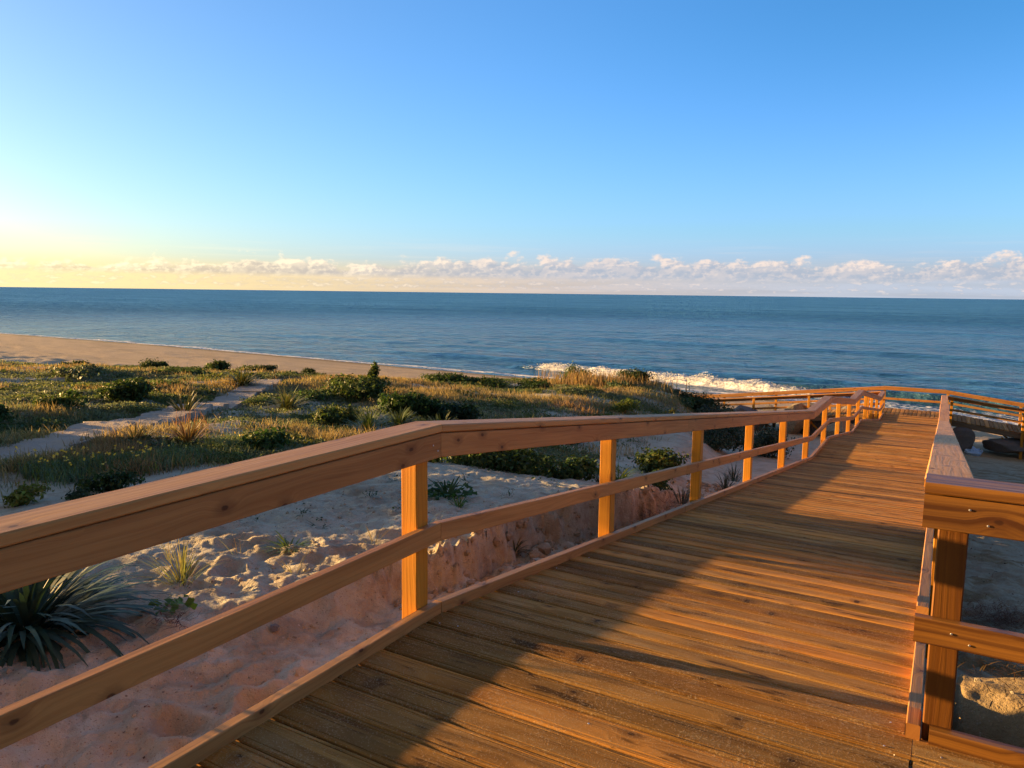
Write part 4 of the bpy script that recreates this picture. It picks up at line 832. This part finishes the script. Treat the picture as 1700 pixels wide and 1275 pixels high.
rock('boulder', 'dark boulder under the level middle of the crossing walkway', -2.6, 38.4, 1.8, 1.3, M_ROCKD, .1, seed=5)
rock('boulder', 'dark boulder beside the right handrail, with the blue plastic bag at its foot', .75, 37.3, 1.4, 1.0, M_ROCKD, .1, seed=6)
rock('boulder', 'broad dark boulder in the shade under the right ramp', 2.7, 37.9, 2.4, .95, M_ROCKD, .1, seed=7)
rock('boulder', 'tan-topped boulder behind the broad dark one under the right ramp', 3.1, 39.4, 1.3, 1.2, M_ROCKL, .1, seed=8)
for i_, (x, y, s_, lb) in enumerate(((-8.3, 43.5, 1.1, 'dark rock on the beach seen through the rails, leftmost of the row'), (-6.6, 44.6, 1.2, 'dark rock on the beach seen through the rails, second from left'), (-4.9, 44.0, .9, 'small dark rock on the beach, third of the row seen through the rails'), (-4.3, 45.5, 1.5, 'largest dark rock on the beach behind the left ramp rails'))):
    rock('beach_rock', lb, x, y, s_, s_ * .8, M_ROCKD, 0, seed=20 + i_, cat='rock', sub=3)
def crumple(name, label, x, y, w_, h_, mt, cat):
    bm = bmesh.new(); bmesh.ops.create_icosphere(bm, subdivisions=3, radius=1.0)
    for v in bm.verts:
        k = 1 + .9 * float(vnoise(np.array([v.co.x * 2.3 + 5]), np.array([v.co.y * 2.3 + v.co.z * 3]), 9)[0]); v.co = Vector((v.co.x * w_ / 2 * k, v.co.y * w_ / 2.4 * k, (v.co.z + .6) * h_ / 2 * k))
    me = bpy.data.meshes.new(name); bm.to_mesh(me); bm.free(); o = link(name, me, mt, None, (x, y, gz(x, y))); tag(o, label, cat); return o
crumple('plastic_bag', 'crumpled pale blue plastic bag on the sand at the foot of a dark boulder', 1.25, 36.2, .55, .42, M_PLASTIC, 'bag')
def g_twigs(w_, n, col, L=.12, zspread=.05):
    base = np.stack([rng.normal(0, w_ * .25, n), rng.normal(0, w_ * .22, n), rng.random(n) * zspread], 1)
    return strips(base, rng.uniform(0, 6.28, n), rng.uniform(.4, 1.3, n) * L, rng.uniform(.002, .006, n), rng.uniform(.9, 1.6, n), rng.uniform(1.2, 2.0, n), 3, jit(col, n), None, .6)
plant('seaweed_heap', 'reddish-brown heap of dry seaweed on the sand right of the corner post', 'seaweed', .55, 6.9, g_twigs(.60, 1300, (.17, .075, .04), .075, .10), M_DRY, part='strands')
plant('twig_heap', 'dark scatter of roots and twigs on the shaded sand below the lower rail at right', 'twigs', .95, 4.9, g_twigs(.45, 60, (.05, .03, .02), .13, .03), M_DRY, part='strands')
plant('root_heap', 'dark red root tangle in the gully between the second and third rail posts', 'roots', -2.85, 8.3, g_twigs(.55, 260, (.10, .04, .03), .17, .16), M_DRY, part='strands')
plant('root_heap', 'reddish root tangle at the top of the red bank behind the second rail post', 'roots', -2.95, 9.5, g_twigs(.6, 200, (.16, .065, .035), .18, .22), M_DRY, part='strands')
plant('dead_weed', 'brown dead weed matted on the sunlit sand patch at the lower right', 'weed', .55, 3.85, g_twigs(.8, 500, (.14, .08, .035), .07, .04), M_DRY, part='strands')['kind'] = 'stuff'
plant('seaweed_wisp', 'thin red-brown wisp on the sand below the tip of the large strap-leaved clump', 'seaweed', -3.75, 2.62, g_twigs(.28, 90, (.12, .04, .03), .07, .02), M_DRY, part='strands')
plant('seaweed_wisp', 'black curly wisp on the sand in front of the large strap-leaved clump', 'seaweed', -3.60, 2.35, g_twigs(.26, 60, (.03, .022, .02), .09, .02), M_DRY, part='strands')
rock('stone', 'small pinkish stone on the near sand beside the kerb', -2.75, 2.25, .06, .035, M_ROCKL, 0, seed=31, cat='stone', sub=3)
rock('stone', 'small earthy clod on the sand at the foot of the kink post', -2.62, 2.98, .10, .07, M_ROCKL, 0, seed=33, cat='stone', sub=3)
rock('stone', 'small grey stone on the sand beyond the middle rail', -3.4, 3.05, .07, .04, M_ROCKD, 0, seed=34, cat='stone', sub=3)
# scattered crumbs, twigs and shells
def scatter_bits(n, xr, yr, s0, s1, cols, name, label, zf, parent_mat):
    x = rng.uniform(*xr, n); y = rng.uniform(*yr, n); k = fbm(x * 1.1, y * 1.1, 900, 3) > -.12; x, y = x[k], y[k]; n = len(x)
    P = np.stack([x, y, zf(x, y)], 1); a = rng.normal(size=(n, 4, 3)); a /= np.linalg.norm(a, axis=2, keepdims=True); S_ = np.exp(rng.uniform(math.log(s0), math.log(s1), n))
    V = (P[:, None] + a * S_[:, None, None] * np.array([1, 1, .6])).reshape(-1, 3); i = np.arange(n)[:, None] * 4
    T_ = np.concatenate([i + [0, 1, 2], i + [0, 2, 3], i + [0, 3, 1], i + [1, 3, 2]]); cc = np.array(cols)[rng.integers(0, len(cols), n)]
    o = link(name, quad_mesh(name, V, T_, np.repeat(cc, 4, 0), smooth=False), parent_mat); tag(o, label, 'debris', kind='stuff'); return o
m, t, b, out = new_mat('crumbs'); t.set(b, 'Base Color', t.attr('tint').outputs['Color']); t.set(b, 'Roughness', .9); M_CRUMB = m
CC = [(.08, .045, .03), (.16, .09, .06), (.30, .20, .14), (.22, .10, .06), (.5, .42, .34)]
scatter_bits(9000, (-8, -2.45), (1.2, 11), .0025, .012, CC, 'sand_debris', 'crumbs, twigs and shell bits on the sand left of the boardwalk', lambda x, y: ground(x, y) + .002, M_CRUMB)
scatter_bits(3800, (.2, 5), (3.3, 16), .003, .026, CC, 'sand_debris', 'crumbs and twigs on the sand right of the boardwalk', lambda x, y: ground(x, y) + .002, M_CRUMB)
scatter_bits(900, (-2.2, -.05), (1.5, 10), .0012, .0045, [(.45, .33, .22), (.55, .48, .40), (.07, .045, .03)], 'deck_grit', 'sand grains and grit lying on the planks', lambda x, y: deck(y) + .002, M_CRUMB)

# clods of damp sand broken off the bank
bm = bmesh.new(); bmesh.ops.create_icosphere(bm, subdivisions=1, radius=1.0); IV = np.array([v.co[:] for v in bm.verts]); IF = np.array([[v.index for v in f.verts] for f in bm.faces]); bm.free()
def clods(n, x, y, s0, s1, clay_):
    P = np.stack([x, y, ground(x, y)], 1); S_ = np.exp(rng.uniform(math.log(s0), math.log(s1), n))
    V = IV[None] * (1 + rng.uniform(-.32, .32, (n, len(IV), 1))) * S_[:, None, None] * rng.uniform(.6, 1.2, (n, 1, 3)) + P[:, None]
    Q = (IF[None] + (np.arange(n) * len(IV))[:, None, None]).reshape(-1, 3)
    return V.reshape(-1, 3), Q, np.tile([clay_, 0, .15], (n * len(IV), 1))
n = 620; y = rng.uniform(3.9, 13.5, n); x = np.interp(y, [2, 3.4, 5, 6, 7, 8.4, 10, 13, 16], [-3.1, -3.25, -3.32, -3.5, -3.33, -3.0, -3.2, -3.8, -4.1]) + rng.normal(.22, .22, n)
x = np.minimum(x, -2.6)
parts = [clods(n, x, y, .012, .065, .75)]
n = 420; x = rng.uniform(-6.2, -2.5, n); y = rng.uniform(1.3, 6.5, n); parts.append(clods(n, x, y, .006, .024, .2))
n = 260; x = rng.uniform(.2, 2.6, n); y = rng.uniform(3.4, 8, n); parts.append(clods(n, x, y, .006, .028, .3))
V, Q, C_ = merge(parts); o = link('sand_clods', quad_mesh('sand_clods', V, Q, C_, smooth=False), M_SAND); tag(o, 'crumbled clods of damp sand below the eroded bank and on the trodden sand', 'clods', kind='stuff')
